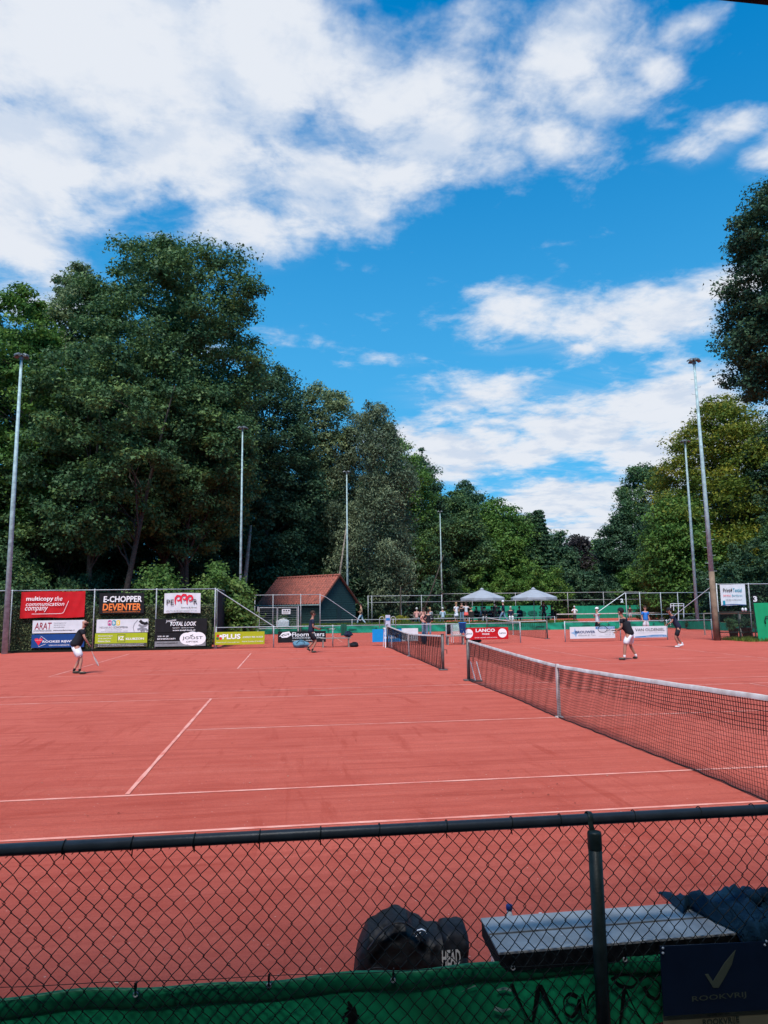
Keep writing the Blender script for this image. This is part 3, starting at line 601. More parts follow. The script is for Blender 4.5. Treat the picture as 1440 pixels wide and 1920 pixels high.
while z < za-.15:
    def span(zz):
        if zz <= zw: return 0, W
        k = (zz-zw)/(za-zw)*W/2; return k, W-k
    a0, a1 = span(z); b0, b1 = span(min(z+bh, za))
    b = MB(); V = [Q(a0, -.035, z), Q(a1, -.035, z), Q(b1, -.008, z+bh), Q(b0, -.008, z+bh), Q(a0, -.001, z), Q(a1, -.001, z), Q(b1, -.001, z+bh), Q(b0, -.001, z+bh)]
    b.add(V, [(0, 1, 2, 3), (7, 6, 5, 4), (0, 4, 5, 1), (2, 6, 7, 3), (1, 5, 6, 2), (0, 3, 7, 4)]); b.build('board', blu, sh)
    if z+bh < zw:
        b = MB(); V = [Q(-.035, 0, z), Q(-.035, Ls, z), Q(-.008, Ls, z+bh), Q(-.008, 0, z+bh), Q(-.001, 0, z), Q(-.001, Ls, z), Q(-.001, Ls, z+bh), Q(-.001, 0, z+bh)]
        b.add(V, [(3, 2, 1, 0), (4, 5, 6, 7), (0, 1, 5, 4), (3, 7, 6, 2), (1, 2, 6, 5), (0, 4, 7, 3)]); b.build('board', blu, sh)
    z += bh
b = MB(); quadbox(b, [Q(1.95, -.05, z0), Q(2.45, -.05, z0), Q(2.45, -.05, z0+1.75), Q(1.95, -.05, z0+1.75)], ng, .02); b.build('door', mat('shed door', (.012, .030, .036), .7), sh)
def slope(side):
    nu, nv = 190, 14*4; P = []; g0 = -.28 if side < 0 else W+.28; slope_len = math.hypot(W/2+.28, (za-zw)*(W/2+.28)/(W/2)); dz = (za-zw)/(W/2)
    for i in range(nu+1):
        s = -.22+(Ls+.44)*i/nu; row = []
        for j in range(nv+1):
            q = j/nv; g = g0+(W/2-g0)*q; zz = za+.06-abs(g-W/2)*dz; fr = (q*14) % 1
            off = .042*math.sin(2*math.pi*s/.30)+.055*(1-fr)
            row.append(Q(g, s, zz+off))
        P.append(row)
    b = MB(); b.grid(P); return b.build('roof_tiles', tiles, sh, False, kind='stuff')
slope(-1); slope(1)
for k in range(20):
    s = -.22+k*.385; b = MB(); V = [Q(W/2, s-.01, za+.07), Q(W/2, s+.4, za+.07)]; b.tube(V, [.12, .105], 8); b.build('ridge_tile', tiles, sh, True)
for g in (-.28, W+.28):
    b = MB(); dz = (za-zw)/(W/2); quadbox(b, [Q(g, -.24, zw-.28*dz+.0), Q(W/2, -.24, za+.0), Q(W/2, -.24, za+.13), Q(g, -.24, zw-.28*dz+.13)], ng, .03); b.build('barge_board', mat('red brown barge board', (.10, .04, .03), .7), sh)
b = MB(); b.tube([Q(-.32, -.2, zw-.27), Q(-.32, Ls+.2, zw-.27)], .05, 6); b.build('gutter', greysteel, sh)

# ------------------------------------------------------------------ fences behind the third court
def px_fence(name, label, us, Y, vt, z0=0.0, cell=.1, extra=(), r=.0025, pr=.03, group=None, m=None):
    xs = [xat(u, vt, Y) for u in us]; zt = float(yp((us[0]+us[-1])/2, vt, Y)[2]); t = thing(name, label, 'fence', ((xs[0]+xs[-1])/2, Y, z0), group)
    fence_run(t, (xs[0], Y), (xs[-1], Y), [x-xs[0] for x in xs], zt, (zt,)+tuple(extra), cell, r, zb=z0+.05, pr=pr, pm=m); return t
f = px_fence('high_fence', 'tall mesh fence and brace left of the red roofed shed', (448, 478, 512, 564, 600), 42.5, 1115.5, cell=.08, r=.002)
b = MB(); b.tube([yp(600, 1115, 42.5), yp(612, 1120, 42.5), yp(676, 1164, 42.5)], .022, 6); b.build('brace', galv, f)
px_fence('low_fence', 'long low rail fence behind the green screen below the shed and terrace', (600, 660, 737, 801, 880, 960, 1040), 43.2, 1160, cell=.08, r=.002)
px_fence('high_fence', 'tall mesh fence right of the shed, left of the parasols, with pale posts', (690, 697, 752, 790, 828), 57, 1117, 0, cell=.12, extra=(2.4,), pr=.035)
px_fence('high_fence', 'tall distant mesh fence behind the terrace and the green backdrops', (672, 702, 750, 790, 828, 885, 926, 966, 1014, 1064, 1131, 1199, 1239, 1285, 1340, 1400, 1470), 84.6, 1111, 0, cell=.16, extra=(2.6,), r=.004, pr=.045)
f = px_fence('high_fence', 'tall mesh fence with a long slanting brace above the far green backdrop', (1173, 1199, 1238, 1270, 1330), 48, 1111.5, 0, cell=.14, extra=(1.0,), r=.003, pr=.04)
b = MB(); b.tube([yp(1172, 1111.5, 48), yp(1122, 1147, 48)], .03, 6); b.build('brace', white, f)
f = px_fence('high_fence', 'tall mesh fence at the right edge carrying the white printed banner', (1343, 1403, 1475), 22.9, 1095, 0, cell=.05, r=.0016, pr=.03)
b = MB(); b.tube([yp(1332, 1101, 22.9), yp(1252, 1164, 24.2)], .02, 6); b.build('brace', galv, f)
# numbered plates
for (u, v, Y, s, lab) in ((1166, 1126, 47.8, '2', 'small white number two sign on the far fence by the brace'), (1416, 1123, 28, '3', 'small white number three sign high at the right')):
    p = yp(u, v, Y); t = thing('court_number', lab, 'sign', p); lettering(s, p[0]-.13, p[2]-.17, .26, .34, p[1], wink, t, .08)
    b = MB(); b.box(p+np.array((0, .03, 0)), (.36, .02, .44)); b.build('panel', black, t)

# green screens
gcloth = mat('green screen cloth', (.008, .26, .155), .6, 0, .16, 2.2, .2, 30); gdark = mat('dark print on green', (.008, .10, .075), .6)
def screen_strip(name, label, pts, zt, zb, prints=8, m=gcloth):
    pts = np.array(pts, float); t = thing(name, label, 'screen', (*pts[0], 0)); seg = np.linalg.norm(np.diff(pts, axis=0), axis=1); cum = np.concatenate([[0], np.cumsum(seg)]); L = cum[-1]; n = int(L/.12); P = []
    for i in range(n+1):
        s = L*i/n; x = np.interp(s, cum, pts[:, 0]); y = np.interp(s, cum, pts[:, 1]); row = []
        for q in np.linspace(0, 1, 7): row.append((x, y+.04*math.sin(s*2.1+q*2)*math.sin(math.pi*q)+.02*math.sin(s*7+q*5), zb+(zt-zb)*q+.025*math.sin(s*1.3)*q+.02*abs(math.sin(s*.9))*q))
        P.append(row)
    b = MB(); b.grid(P); b.build('screen_cloth', m, t, True)
    for k in range(prints):
        s = L*(k+.5)/prints; x = np.interp(s, cum, pts[:, 0]); y = np.interp(s, cum, pts[:, 1])-.07; zc = (zt+zb)/2; h = (zt-zb)*.62; u = .5*h
        b = MB()
        if k % 2: b.plate([(x-u*.2, zc-h/2), (x, zc-h*.1), (x+u*.3, zc-h/2), (x+u*.45, zc-h/2), (x+u*.15, zc+.05*h), (x+u*.6, zc+.25*h), (x+u*.5, zc+.35*h), (x, zc+.25*h), (x+.05, zc+.5*h), (x-u*.25, zc+.45*h), (x-u*.2, zc+.2*h), (x-u*.7, zc), (x-u*.15, zc)], y, .004)
        else: b.plate([(x-u*2.2, zc-h*.12), (x+u*2, zc-h*.10), (x+u*2.3, zc+.12*h), (x-u*1.2, zc+.14*h)], y, .004)
        b.build('printed_figure', gdark, t)
    return t
screen_strip('windscreen', 'long low green screen with dark printed figures behind the third court', [(-8.3, 43.0), (7, 42.6), (24.9, 41.6)], .56, .02, 18)
screen_strip('windscreen', 'low green screen running towards the right mast foot', [(24.95, 41.5), (24.9, 30)], .62, .05, 5)
def backdrop(label, u0, v0, u1, v1, Y, tx, box, bold, frame=None):
    B = Board(label, u0, v0, u1, v1, gcloth, Y=Y, cat='backdrop', cloth=.03); B.text(tx, *box, gdark, bold)
    if frame:
        a, c, d, e = frame
        for (p, q, r_, s) in ((a, c, d, c+1), (a, e-1, d, e), (a, c+1, a+1, e-1), (d-1, c+1, d, e-1)): B.rect(p, q, r_, s, gdark, 'printed_frame')
    return B
backdrop('green backdrop with large dark round lettering behind the parasols', 884, 1136, 1032.5, 1163, 83.9, 'Marjees', (889, 1141, 1024, 1159), .03)
backdrop('wide green backdrop with framed dark capitals behind the far court players', 1078, 1135, 1252, 1163, 83.9, 'ECO LIFE', (1177, 1147, 1234, 1153), .05, (1172, 1142.5, 1239, 1157))

# ------------------------------------------------------------------ trees
LEAF = dict(
    oak=leafmat('dark broad leaf', (0.033, 0.076, 0.031), (0.064, 0.133, 0.053), (0.159, 0.234, 0.060), .25),
    deep=leafmat('deep green leaf', (0.020, 0.058, 0.031), (0.042, 0.093, 0.048), (0.091, 0.159, 0.066), .2),  # deep green tones, picked at random per leaf
    fresh=leafmat('fresh green leaf', (0.039, 0.099, 0.023), (0.085, 0.184, 0.036), (0.197, 0.303, 0.058), .3),
    olive=leafmat('olive grey leaf', (0.067, 0.113, 0.054), (0.142, 0.201, 0.094), (0.299, 0.339, 0.144), .25),
    birch=leafmat('grey green birch leaf', (0.066, 0.104, 0.063), (0.124, 0.171, 0.099), (0.250, 0.289, 0.157), .25),
    gold=leafmat('yellowing leaf', (0.038, 0.087, 0.016), (0.123, 0.167, 0.021), (0.351, 0.290, 0.030), .3),
    copper=leafmat('copper leaf', (.016, .014, .016), (.032, .024, .026), (.05, .05, .03), .2),
    hedge=leafmat('glossy hedge leaf', (0.031, 0.049, 0.022), (0.085, 0.116, 0.041), (0.358, 0.381, 0.168), .1, .4),
    bush=leafmat('bright maple leaf', (.045, .10, .024), (.10, .19, .04), (.24, .32, .09), .35),
    grass=leafmat('grass blade', (.04, .075, .015), (.10, .16, .025), (.24, .27, .05), .3))
def leaves(rg, C, Rr, n, size, flat=.55, droop=0.0, up=.6, sizevar=.35):
    n = int(n*2.0); size = size*.80
    """n leaf sprays spread through clusters: centres C, radii Rr. Returns vertices, faces and one shade number per leaf"""
    k = rg.integers(0, len(C), n); w = Rr[k]
    d = rg.normal(size=(n, 3)); d /= np.linalg.norm(d, axis=1)[:, None]; rad = np.where(rg.random(n) < .35, rg.random(n)**.6*1.35, rg.random(n)**.5)
    off = d*rad[:, None]*w[:, None]*np.array((1, 1, flat)); 
    if droop: off[:, 2] -= droop*w*rg.random(n)**1.2*(np.minimum(rad, 1)**2)
    P = C[k]+off
    nn = d*.55+rg.normal(size=(n, 3))*.55+np.array((0, 0, up)); nn /= np.linalg.norm(nn, axis=1)[:, None]
    a = rg.normal(size=(n, 3)); 
    if droop: a[:, 2] -= 1.6
    a -= nn*(a*nn).sum(1)[:, None]; a /= np.linalg.norm(a, axis=1)[:, None]+1e-9; b = np.cross(nn, a)
    s = size*(1+sizevar*rg.normal(size=n)).clip(.4, 2); s = s[:, None]; wd = .42 if not droop else .22
    V = np.stack([P-a*s*.5-b*s*wd, P+a*s*.6, P-a*s*.42+b*s*wd-nn*s*.1], 1)
    tone = rg.random(len(C))[k]*.55+rg.random(n)*.45
    return V.reshape(-1, 3), np.arange(n*3).reshape(-1, 3), tone
def crown_clusters(rg, h0, h1, prof, nclus, cr, lump=.25, inner=.3, squash=1.0):
    """cluster centres over an envelope whose radius at relative height t is given by prof = [(t, r), ...]"""
    pt = np.array(prof); ph = rg.uniform(0, 6.28, 6); t = rg.random(nclus*3)
    r = np.interp(t, pt[:, 0], pt[:, 1]); keep = rg.random(len(t)) < (r/pt[:, 1].max())*.85+.15; t = t[keep][:nclus]; r = np.interp(t, pt[:, 0], pt[:, 1]); m = len(t)
    an = rg.uniform(0, 6.28, m)
    lf = 1+lump*(np.sin(an*2+t*9+ph[0])+.7*np.sin(an*3-t*15+ph[1])+.5*np.sin(an*5+t*23+ph[2]))/1.6
    q = np.where(rg.random(m) < inner, rg.random(m)**.5*.75, .78+.22*rg.random(m))
    x = np.cos(an)*r*lf*q; y = np.sin(an)*r*lf*q*squash; z = h0+(h1-h0)*t+rg.normal(size=m)*cr*.3
    return np.stack([x, y, z], 1), cr*(.65+.7*rg.random(m))*(.6+.4*np.minimum(1, r/(pt[:, 1].max()*.5)))
def branch_path(a, c, rg, sag=.0, n=6):
    a, c = np.array(a, float), np.array(c, float); q = np.linspace(0, 1, n)[:, None]; d = np.linalg.norm(c-a)
    p = a+(c-a)*q; p[:, 2] += (np.sin(q[:, 0]*math.pi)*.12-sag*q[:, 0]**2)*d; p[1:-1] += rg.normal(size=(n-2, 3))*d*.025; return p
CROWNS = {}
def tree(label, x, y, h, prof, kind='oak', nclus=260, n=30000, size=.26, cr=1.1, hb=.18, tr=.28, lean=(0, 0), lump=.25, inner=.3, seed=1, flat=.55, droop=0.0, name='tree', group=None, z=0.0, limbs=22, bk=None, up=.6, stems=1, extra=None, squash=1.0):
    rg = np.random.default_rng(seed); t = thing(name, label, 'tree', (x, y, z), group)
    C, Rr = crown_clusters(rg, h*hb, h, prof, int(nclus*1.5), cr*1.08, lump, inner, squash)
    C[:, 0] += lean[0]*(C[:, 2]/h); C[:, 1] += lean[1]*(C[:, 2]/h)
    if extra is not None:
        E = np.array([e[:3] for e in extra], float); C = np.concatenate([C, E]); Rr = np.concatenate([Rr, np.array([e[3] for e in extra])])
    V, F, tone = leaves(rg, C, Rr, n, size, flat, droop, up)
    o = raw_mesh('crown', V, F, LEAF[kind], t, tone)
    b = MB(); ht = h*.86
    for s in range(stems):
        ox, oy = (rg.normal()*.5, rg.normal()*.4) if stems > 1 else (0, 0)
        q = np.linspace(0, 1, 9); lx = lean[0]+ox*2.2
        P = np.stack([ox+lx*q*(ht/h)+np.sin(q*5+seed+s)*.12, oy+(lean[1]+oy)*q+np.cos(q*4+seed)*.1, -.2+q*ht], 1); b.tube(P, tr*(1-.86*q)*(1+.35*np.exp(-q*18)), 9)
        for k in rg.choice(len(C), min(limbs//stems, len(C)), replace=False):
            c = C[k]*np.array((.86, .86, .97)); zb = max(h*hb*.75, c[2]-abs(rg.normal())*h*.10-.12*h); zb = min(zb, ht*.95); f = (zb+.2)/ht
            a = (float(np.interp(f, q, P[:, 0])), float(np.interp(f, q, P[:, 1])), zb); rr = tr*.40*(1-.75*f)
            b.tube(branch_path(a, c, rg, .05), np.linspace(rr, .02, 6), 5, cap=False)
    V2 = np.concatenate(b.v); b.v = [V2+np.array((x, y, z))]
    b.build('trunk', bk or bark, t, True); return t
def copy_thing(o, loc, rz, s, label, group=None):
    c = o.copy(); COL.objects.link(c); c.location = loc; c.rotation_euler = (0, 0, rz); c.scale = s; c['label'] = label
    if group: c['group'] = group
    for ch in o.children:
        d = ch.copy(); COL.objects.link(d); d.parent = c
    return c
def at(u, Y): p = yp(u, 1135, Y); return float(p[0]), Y
def hgt(u, v, Y): return float(yp(u, v, Y)[2])
ppm = lambda Y: FPX/(Y+12.3)
round_ = [(0, .35), (.12, .7), (.35, .95), (.6, 1.0), (.8, .78), (.93, .45), (1, .12)]
tall = [(0, .35), (.15, .8), (.4, 1), (.65, .92), (.85, .6), (1, .12)]
def px_tree(label, u, v, Y, wpx, prof=round_, **k):
    """a tree whose top stands at u, v in the photograph, wpx wide there, at depth Y"""
    x, y = at(u, Y); h = hgt(u, v, Y)-k.get('z', 0); r = wpx/2/ppm(Y); return tree(label, x, y, h, [(a, b*r) for a, b in prof], **k)
# the big tree of the left and its neighbours
px_tree('tallest broad dark tree with a domed crown on the left', 312, 466, 46, 335, [(0, .55), (.1, .8), (.3, .95), (.5, .98), (.66, 1.0), (.8, .92), (.9, .82), (.96, .55), (1, .15)], kind='oak', nclus=470, n=88000, size=.24, cr=1.1, hb=.24, tr=.42, seed=11, limbs=46, stems=2, lump=.14, inner=.45)
px_tree('loose feathery tree between the far left mast and the tallest tree', 112, 495, 47, 180, tall, kind='olive', nclus=230, n=26000, size=.26, cr=.85, hb=.2, tr=.26, seed=12, limbs=30, inner=.4)
px_tree('airy green tree at the far left edge behind the mast', 5, 548, 40, 210, tall, kind='fresh', nclus=240, n=30000, size=.24, cr=.85, hb=.2, tr=.25, seed=13, limbs=30, stems=2)
px_tree('dark tree in front of the tallest one, left half, with thin lower branches', 165, 640, 38, 260, round_, kind='oak', nclus=210, n=30000, size=.22, cr=.85, hb=.30, tr=.24, seed=14, limbs=34, stems=2, lean=(.4, 0))
px_tree('dark tree directly behind the low shrub, right of the thick double trunk', 350, 690, 43, 230, round_, kind='oak', nclus=200, n=27000, size=.24, cr=.9, hb=.30, tr=.22, seed=15, limbs=30)
px_tree('dark drooping tree right of the tallest tree, above the shrub mast', 500, 692, 61, 190, [(0, .6), (.2, .9), (.45, 1), (.7, .85), (.9, .6), (1, .2)], kind='deep', nclus=330, n=42000, size=.27, cr=1.15, hb=.10, tr=.3, seed=16, limbs=26, lump=.2)
px_tree('dark broad tree with open underside behind the shed', 560, 850, 68, 180, round_, kind='deep', nclus=240, n=30000, size=.27, cr=1.1, hb=.2, tr=.25, seed=17, limbs=26)
px_tree('pale olive tree with a flat open top left of the weeping birch', 608, 733, 66, 112, [(0, .5), (.3, .6), (.5, .75), (.75, 1), (.93, .95), (1, .6)], kind='olive', nclus=190, n=22000, size=.27, cr=.95, hb=.15, tr=.2, seed=18, limbs=26, bk=birchbark)
px_tree('weeping grey green birch with hanging twigs behind the shed mast', 690, 756, 64, 165, [(0, .8), (.25, 1), (.5, .92), (.7, .75), (.85, .6), (.94, .45), (1, .2)], kind='birch', nclus=260, n=52000, size=.30, cr=1.0, hb=.12, tr=.24, seed=19, droop=2.4, flat=.5, limbs=24, bk=birchbark, lean=(.5, 0))
px_tree('green tree sloping down right of the weeping birch', 752, 828, 84, 120, round_, kind='fresh', nclus=220, n=26000, size=.30, cr=1.15, hb=.1, tr=.22, seed=20)
px_tree('dark tree on the slope of the wood above the distant mast', 796, 858, 90, 90, round_, kind='deep', nclus=180, n=22000, size=.30, cr=1.1, hb=.08, tr=.22, seed=21)
px_tree('tall open tree rising over the bushy middle of the wood', 878, 905, 104, 110, tall, kind='deep', nclus=150, n=16000, size=.40, cr=1.3, hb=.1, tr=.25, seed=22)
px_tree('rounded mid green tree left above the parasols', 855, 925, 94, 120, round_, kind='oak', nclus=220, n=26000, size=.33, cr=1.3, hb=.05, tr=.25, seed=23)
px_tree('rounded green tree above the gap between both parasols', 935, 942, 98, 130, round_, kind='fresh', nclus=200, n=24000, size=.36, cr=1.4, hb=.05, tr=.25, seed=24)
px_tree('dark rounded tree right of the spiky conifer', 985, 968, 100, 90, round_, kind='oak', nclus=150, n=18000, size=.38, cr=1.3, hb=.05, tr=.25, seed=25)
# conifer
x, y = at(1016, 98); h = hgt(1016, 957, 98); rg = np.random.default_rng(4); C = []; Rr = []
for k in range(16):
    q = k/15; zz = h*(.45+.55*q); rr = (1-q)*2.9+.3
    for a in np.linspace(0, 6.28, 7)[:-1]+rg.random()*3: 
        for w in (.45, .9): C.append((x+math.cos(a)*rr*w, y+math.sin(a)*rr*w, zz-w*.5)); Rr.append(.55)
t = thing('conifer', 'small spiky conifer poking above the tree line right of the parasols', 'tree', (x, y, 0)); V, F, tone = leaves(rg, np.array(C), np.array(Rr), 9000, .38, .35, 0, .2)
raw_mesh('crown', V-np.array((x, y, 0)), F, LEAF['deep'], t, tone); b = MB(); b.tube([(x, y, 0), (x, y, h)], [.3, .04], 8); b.build('trunk', bark, t)
px_tree('small copper dark tree in the dip of the tree line', 1088, 1008, 118, 70, round_, kind='copper', nclus=110, n=12000, size=.45, cr=1.4, hb=.05, tr=.25, seed=27)
px_tree('pale green tree just left of the right wood, far away', 1130, 1018, 122, 70, round_, kind='fresh', nclus=110, n=12000, size=.45, cr=1.4, hb=.05, tr=.25, seed=28)
px_tree('dark tree low in the dip right of the conifer', 1050, 1005, 112, 70, round_, kind='deep', nclus=110, n=12000, size=.45, cr=1.4, hb=.05, tr=.25, seed=29)
# the right side
px_tree('dark domed tree at the left end of the right hand wood', 1222, 872, 98, 150, [(0, .5), (.2, .8), (.45, 1.0), (.7, .85), (.9, .5), (1, .15)], kind='oak', nclus=300, n=34000, size=.32, cr=1.2, hb=.08, tr=.3, seed=31, lean=(0, 0), limbs=24)
px_tree('lower dark tree at the foot of the right wood with a sky gap', 1168, 968, 96, 85, round_, kind='deep', nclus=150, n=16000, size=.33, cr=1.15, hb=.1, tr=.22, seed=32)
px_tree('large yellowing tree behind the two right masts', 1378, 752, 60, 300, [(0, .75), (.15, .92), (.35, 1.0), (.55, .9), (.75, .68), (.9, .42), (1, .1)], kind='gold', nclus=620, n=74000, size=.26, cr=1.3, hb=.03, tr=.35, seed=33, flat=.5, limbs=28)
px_tree('mid green tree below the yellowing one, behind the right masts', 1285, 940, 58, 150, round_, kind='fresh', nclus=240, n=30000, size=.26, cr=1.2, hb=.04, tr=.25, seed=34, flat=.5)
px_tree('dark tree between the yellowing tree and the right edge', 1505, 770, 54, 170, round_, kind='deep', nclus=300, n=40000, size=.24, cr=1.0, hb=.05, tr=.3, seed=35)
tr_ = px_tree('very tall dark tree leaning into the right edge above everything', 1608, 330, 27, 420, [(0, .55), (.10, .8), (.3, .97), (.5, 1.0), (.7, .9), (.85, .72), (.95, .45), (1, .2)], kind='deep', nclus=520, n=90000, size=.20, cr=.85, hb=.46, tr=.42, seed=36, lump=.12, inner=.4, limbs=30)
# slanting bare trunks in front of the wood
for (u0, v0, u1, v1, Y, rr, lab) in ((634, 1085, 650, 985, 54, .12, 'slanting pale trunk rising behind the shed roof'), (794, 1145, 832, 1040, 60, .09, 'slanting pale trunk left of the distant mast'), (749, 1165, 751, 1100, 56, .10, 'short upright bare trunk behind the tall mesh fence'), (455, 1110, 470, 985, 47, .22, 'reddish slanting trunk beside the shrub mast')):
    p0, p1 = yp(u0, v0, Y), yp(u1, v1, Y); d = (p1-p0)/(p1-p0)[2]; p0 = p0-d*p0[2]; t = thing('bare_tree', lab, 'tree', p0); b = MB(); b.tube([p0, p0+(p1-p0)*.5+np.array((.08, 0, 0)), p1], [rr, rr*.8, rr*.5], 8); b.build('trunk', bark if u0 > 700 else birchbark, t, True)
# wood behind: individual trees sharing three crowns
protos = []
for s_, (k_, n_) in enumerate((('deep', 26000), ('oak', 26000), ('fresh', 20000))):
    protos.append((k_, n_, s_))
WOOD = 'trees of the wood behind the courts'
spots = []
rgw = np.random.default_rng(77)
lab_k = {'deep': 'dark', 'oak': 'mid green', 'fresh': 'lighter green'}
wood = [(-40, 600, 62, 0), (150, 720, 58, 0), (330, 760, 66, 1), (470, 850, 68, 0), (530, 900, 74, 1), (630, 880, 78, 0), (700, 900, 80, 0), (770, 935, 84, 1), (-90, 640, 44, 0),
        (815, 960, 98, 0), (870, 985, 104, 0), (950, 1000, 108, 1), (1010, 1020, 110, 0), (1060, 1035, 114, 0), (1110, 1040, 116, 1), (1160, 1030, 104, 0), (1215, 990, 104, 0), (1270, 930, 84, 0), (1330, 900, 78, 1), (1400, 880, 74, 0), (1490, 820, 66, 0), (1560, 800, 58, 1),
        (30, 880, 54, 0), (150, 900, 58, 1), (250, 940, 58, 0), (390, 900, 56, 0), (-70, 850, 38, 1), (1345, 980, 68, 0), (1420, 960, 62, 0), (1500, 950, 50, 1)]
where = ['far left edge', 'feathery tree', 'double trunk', 'shrub mast', 'shed gutter', 'shed ridge', 'weeping birch', 'distant pale posts', 'hedge start',
         'left parasol rim', 'left parasol', 'right parasol', 'parasol gap', 'conifer', 'tree line dip', 'right wood end', 'brace top', 'slim right mast', 'brown footed mast', 'printed banner', 'right edge', 'outer right edge',
         'red cloth banner', 'maroon lettered board', 'orange lettered board', 'looped letter banner', 'hedge end mast', 'mast pair', 'number three sign', 'green door']
base = {}
for (u, v, Y, k), wh_ in zip(wood, where):
    x, y = at(u, Y); h = hgt(u, v, Y); nm = protos[k][0]; lab = f'{lab_k[nm]} wood tree far back behind the {wh_}' if Y > 60 else f'{lab_k[nm]} wood tree standing back behind the {wh_}'
    if k not in base:
        base[k] = (tree(lab, x, y, h, [(a, b*h*.27) for a, b in round_], kind=nm, nclus=240, n=protos[k][1], size=.36, cr=1.35, hb=.02 if Y > 60 else .12, tr=.3, seed=50+k, group=WOOD, inner=.35), h)
    else:
        o, h0 = base[k]; s = h/h0; copy_thing(o, (x, y, 0), float(rgw.uniform(0, 6.28)), (s*1.05, s*1.05, s), lab)
# dark undergrowth that closes the wood low down: bushes
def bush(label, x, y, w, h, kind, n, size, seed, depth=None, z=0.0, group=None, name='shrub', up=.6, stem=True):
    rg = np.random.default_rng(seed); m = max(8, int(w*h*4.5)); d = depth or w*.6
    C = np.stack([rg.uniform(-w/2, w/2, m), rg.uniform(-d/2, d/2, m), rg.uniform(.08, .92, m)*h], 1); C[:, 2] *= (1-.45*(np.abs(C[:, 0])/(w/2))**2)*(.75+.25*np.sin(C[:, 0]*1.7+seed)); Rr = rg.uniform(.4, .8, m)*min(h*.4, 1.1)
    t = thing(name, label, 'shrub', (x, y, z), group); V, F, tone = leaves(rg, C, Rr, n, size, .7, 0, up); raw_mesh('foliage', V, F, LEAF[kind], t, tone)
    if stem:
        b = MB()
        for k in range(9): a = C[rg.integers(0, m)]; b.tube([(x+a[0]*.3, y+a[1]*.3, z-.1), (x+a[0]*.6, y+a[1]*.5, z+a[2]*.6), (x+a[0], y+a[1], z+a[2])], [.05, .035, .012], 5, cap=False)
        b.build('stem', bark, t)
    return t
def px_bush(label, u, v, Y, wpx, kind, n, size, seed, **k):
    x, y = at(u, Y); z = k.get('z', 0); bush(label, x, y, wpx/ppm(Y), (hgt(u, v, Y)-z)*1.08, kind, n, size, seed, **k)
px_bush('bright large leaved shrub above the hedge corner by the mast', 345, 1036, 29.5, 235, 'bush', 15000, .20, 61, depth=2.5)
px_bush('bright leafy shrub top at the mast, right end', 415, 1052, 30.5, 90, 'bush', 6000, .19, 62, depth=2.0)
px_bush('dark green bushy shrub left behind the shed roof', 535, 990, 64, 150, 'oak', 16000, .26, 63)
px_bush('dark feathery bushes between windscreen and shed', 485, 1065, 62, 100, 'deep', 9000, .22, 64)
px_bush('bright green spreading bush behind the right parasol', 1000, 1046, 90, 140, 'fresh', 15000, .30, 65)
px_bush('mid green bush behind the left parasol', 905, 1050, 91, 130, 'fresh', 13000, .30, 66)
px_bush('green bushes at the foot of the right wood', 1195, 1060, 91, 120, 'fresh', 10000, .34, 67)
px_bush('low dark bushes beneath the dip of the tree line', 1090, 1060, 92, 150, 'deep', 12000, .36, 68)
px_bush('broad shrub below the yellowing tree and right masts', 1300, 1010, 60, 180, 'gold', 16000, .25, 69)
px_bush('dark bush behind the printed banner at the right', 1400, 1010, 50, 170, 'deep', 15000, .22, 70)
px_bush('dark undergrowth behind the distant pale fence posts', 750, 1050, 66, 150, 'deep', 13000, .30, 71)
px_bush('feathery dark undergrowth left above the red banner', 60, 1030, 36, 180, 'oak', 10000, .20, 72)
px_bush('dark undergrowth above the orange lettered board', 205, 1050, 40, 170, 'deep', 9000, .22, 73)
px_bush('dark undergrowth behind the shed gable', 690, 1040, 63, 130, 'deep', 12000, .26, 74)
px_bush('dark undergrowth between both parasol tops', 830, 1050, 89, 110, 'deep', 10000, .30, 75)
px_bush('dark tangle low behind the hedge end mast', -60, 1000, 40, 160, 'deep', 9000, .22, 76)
# far-off wood that reads as one mass
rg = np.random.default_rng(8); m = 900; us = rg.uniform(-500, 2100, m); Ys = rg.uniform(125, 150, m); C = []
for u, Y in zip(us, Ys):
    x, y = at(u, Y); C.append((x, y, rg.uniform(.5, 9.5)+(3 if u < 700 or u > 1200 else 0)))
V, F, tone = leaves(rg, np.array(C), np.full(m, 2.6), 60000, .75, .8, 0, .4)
tag(raw_mesh('distant_wood', V, F, LEAF['deep'], None, tone), 'far dark wood closing the view low behind all the trees', 'wood', kind='stuff')

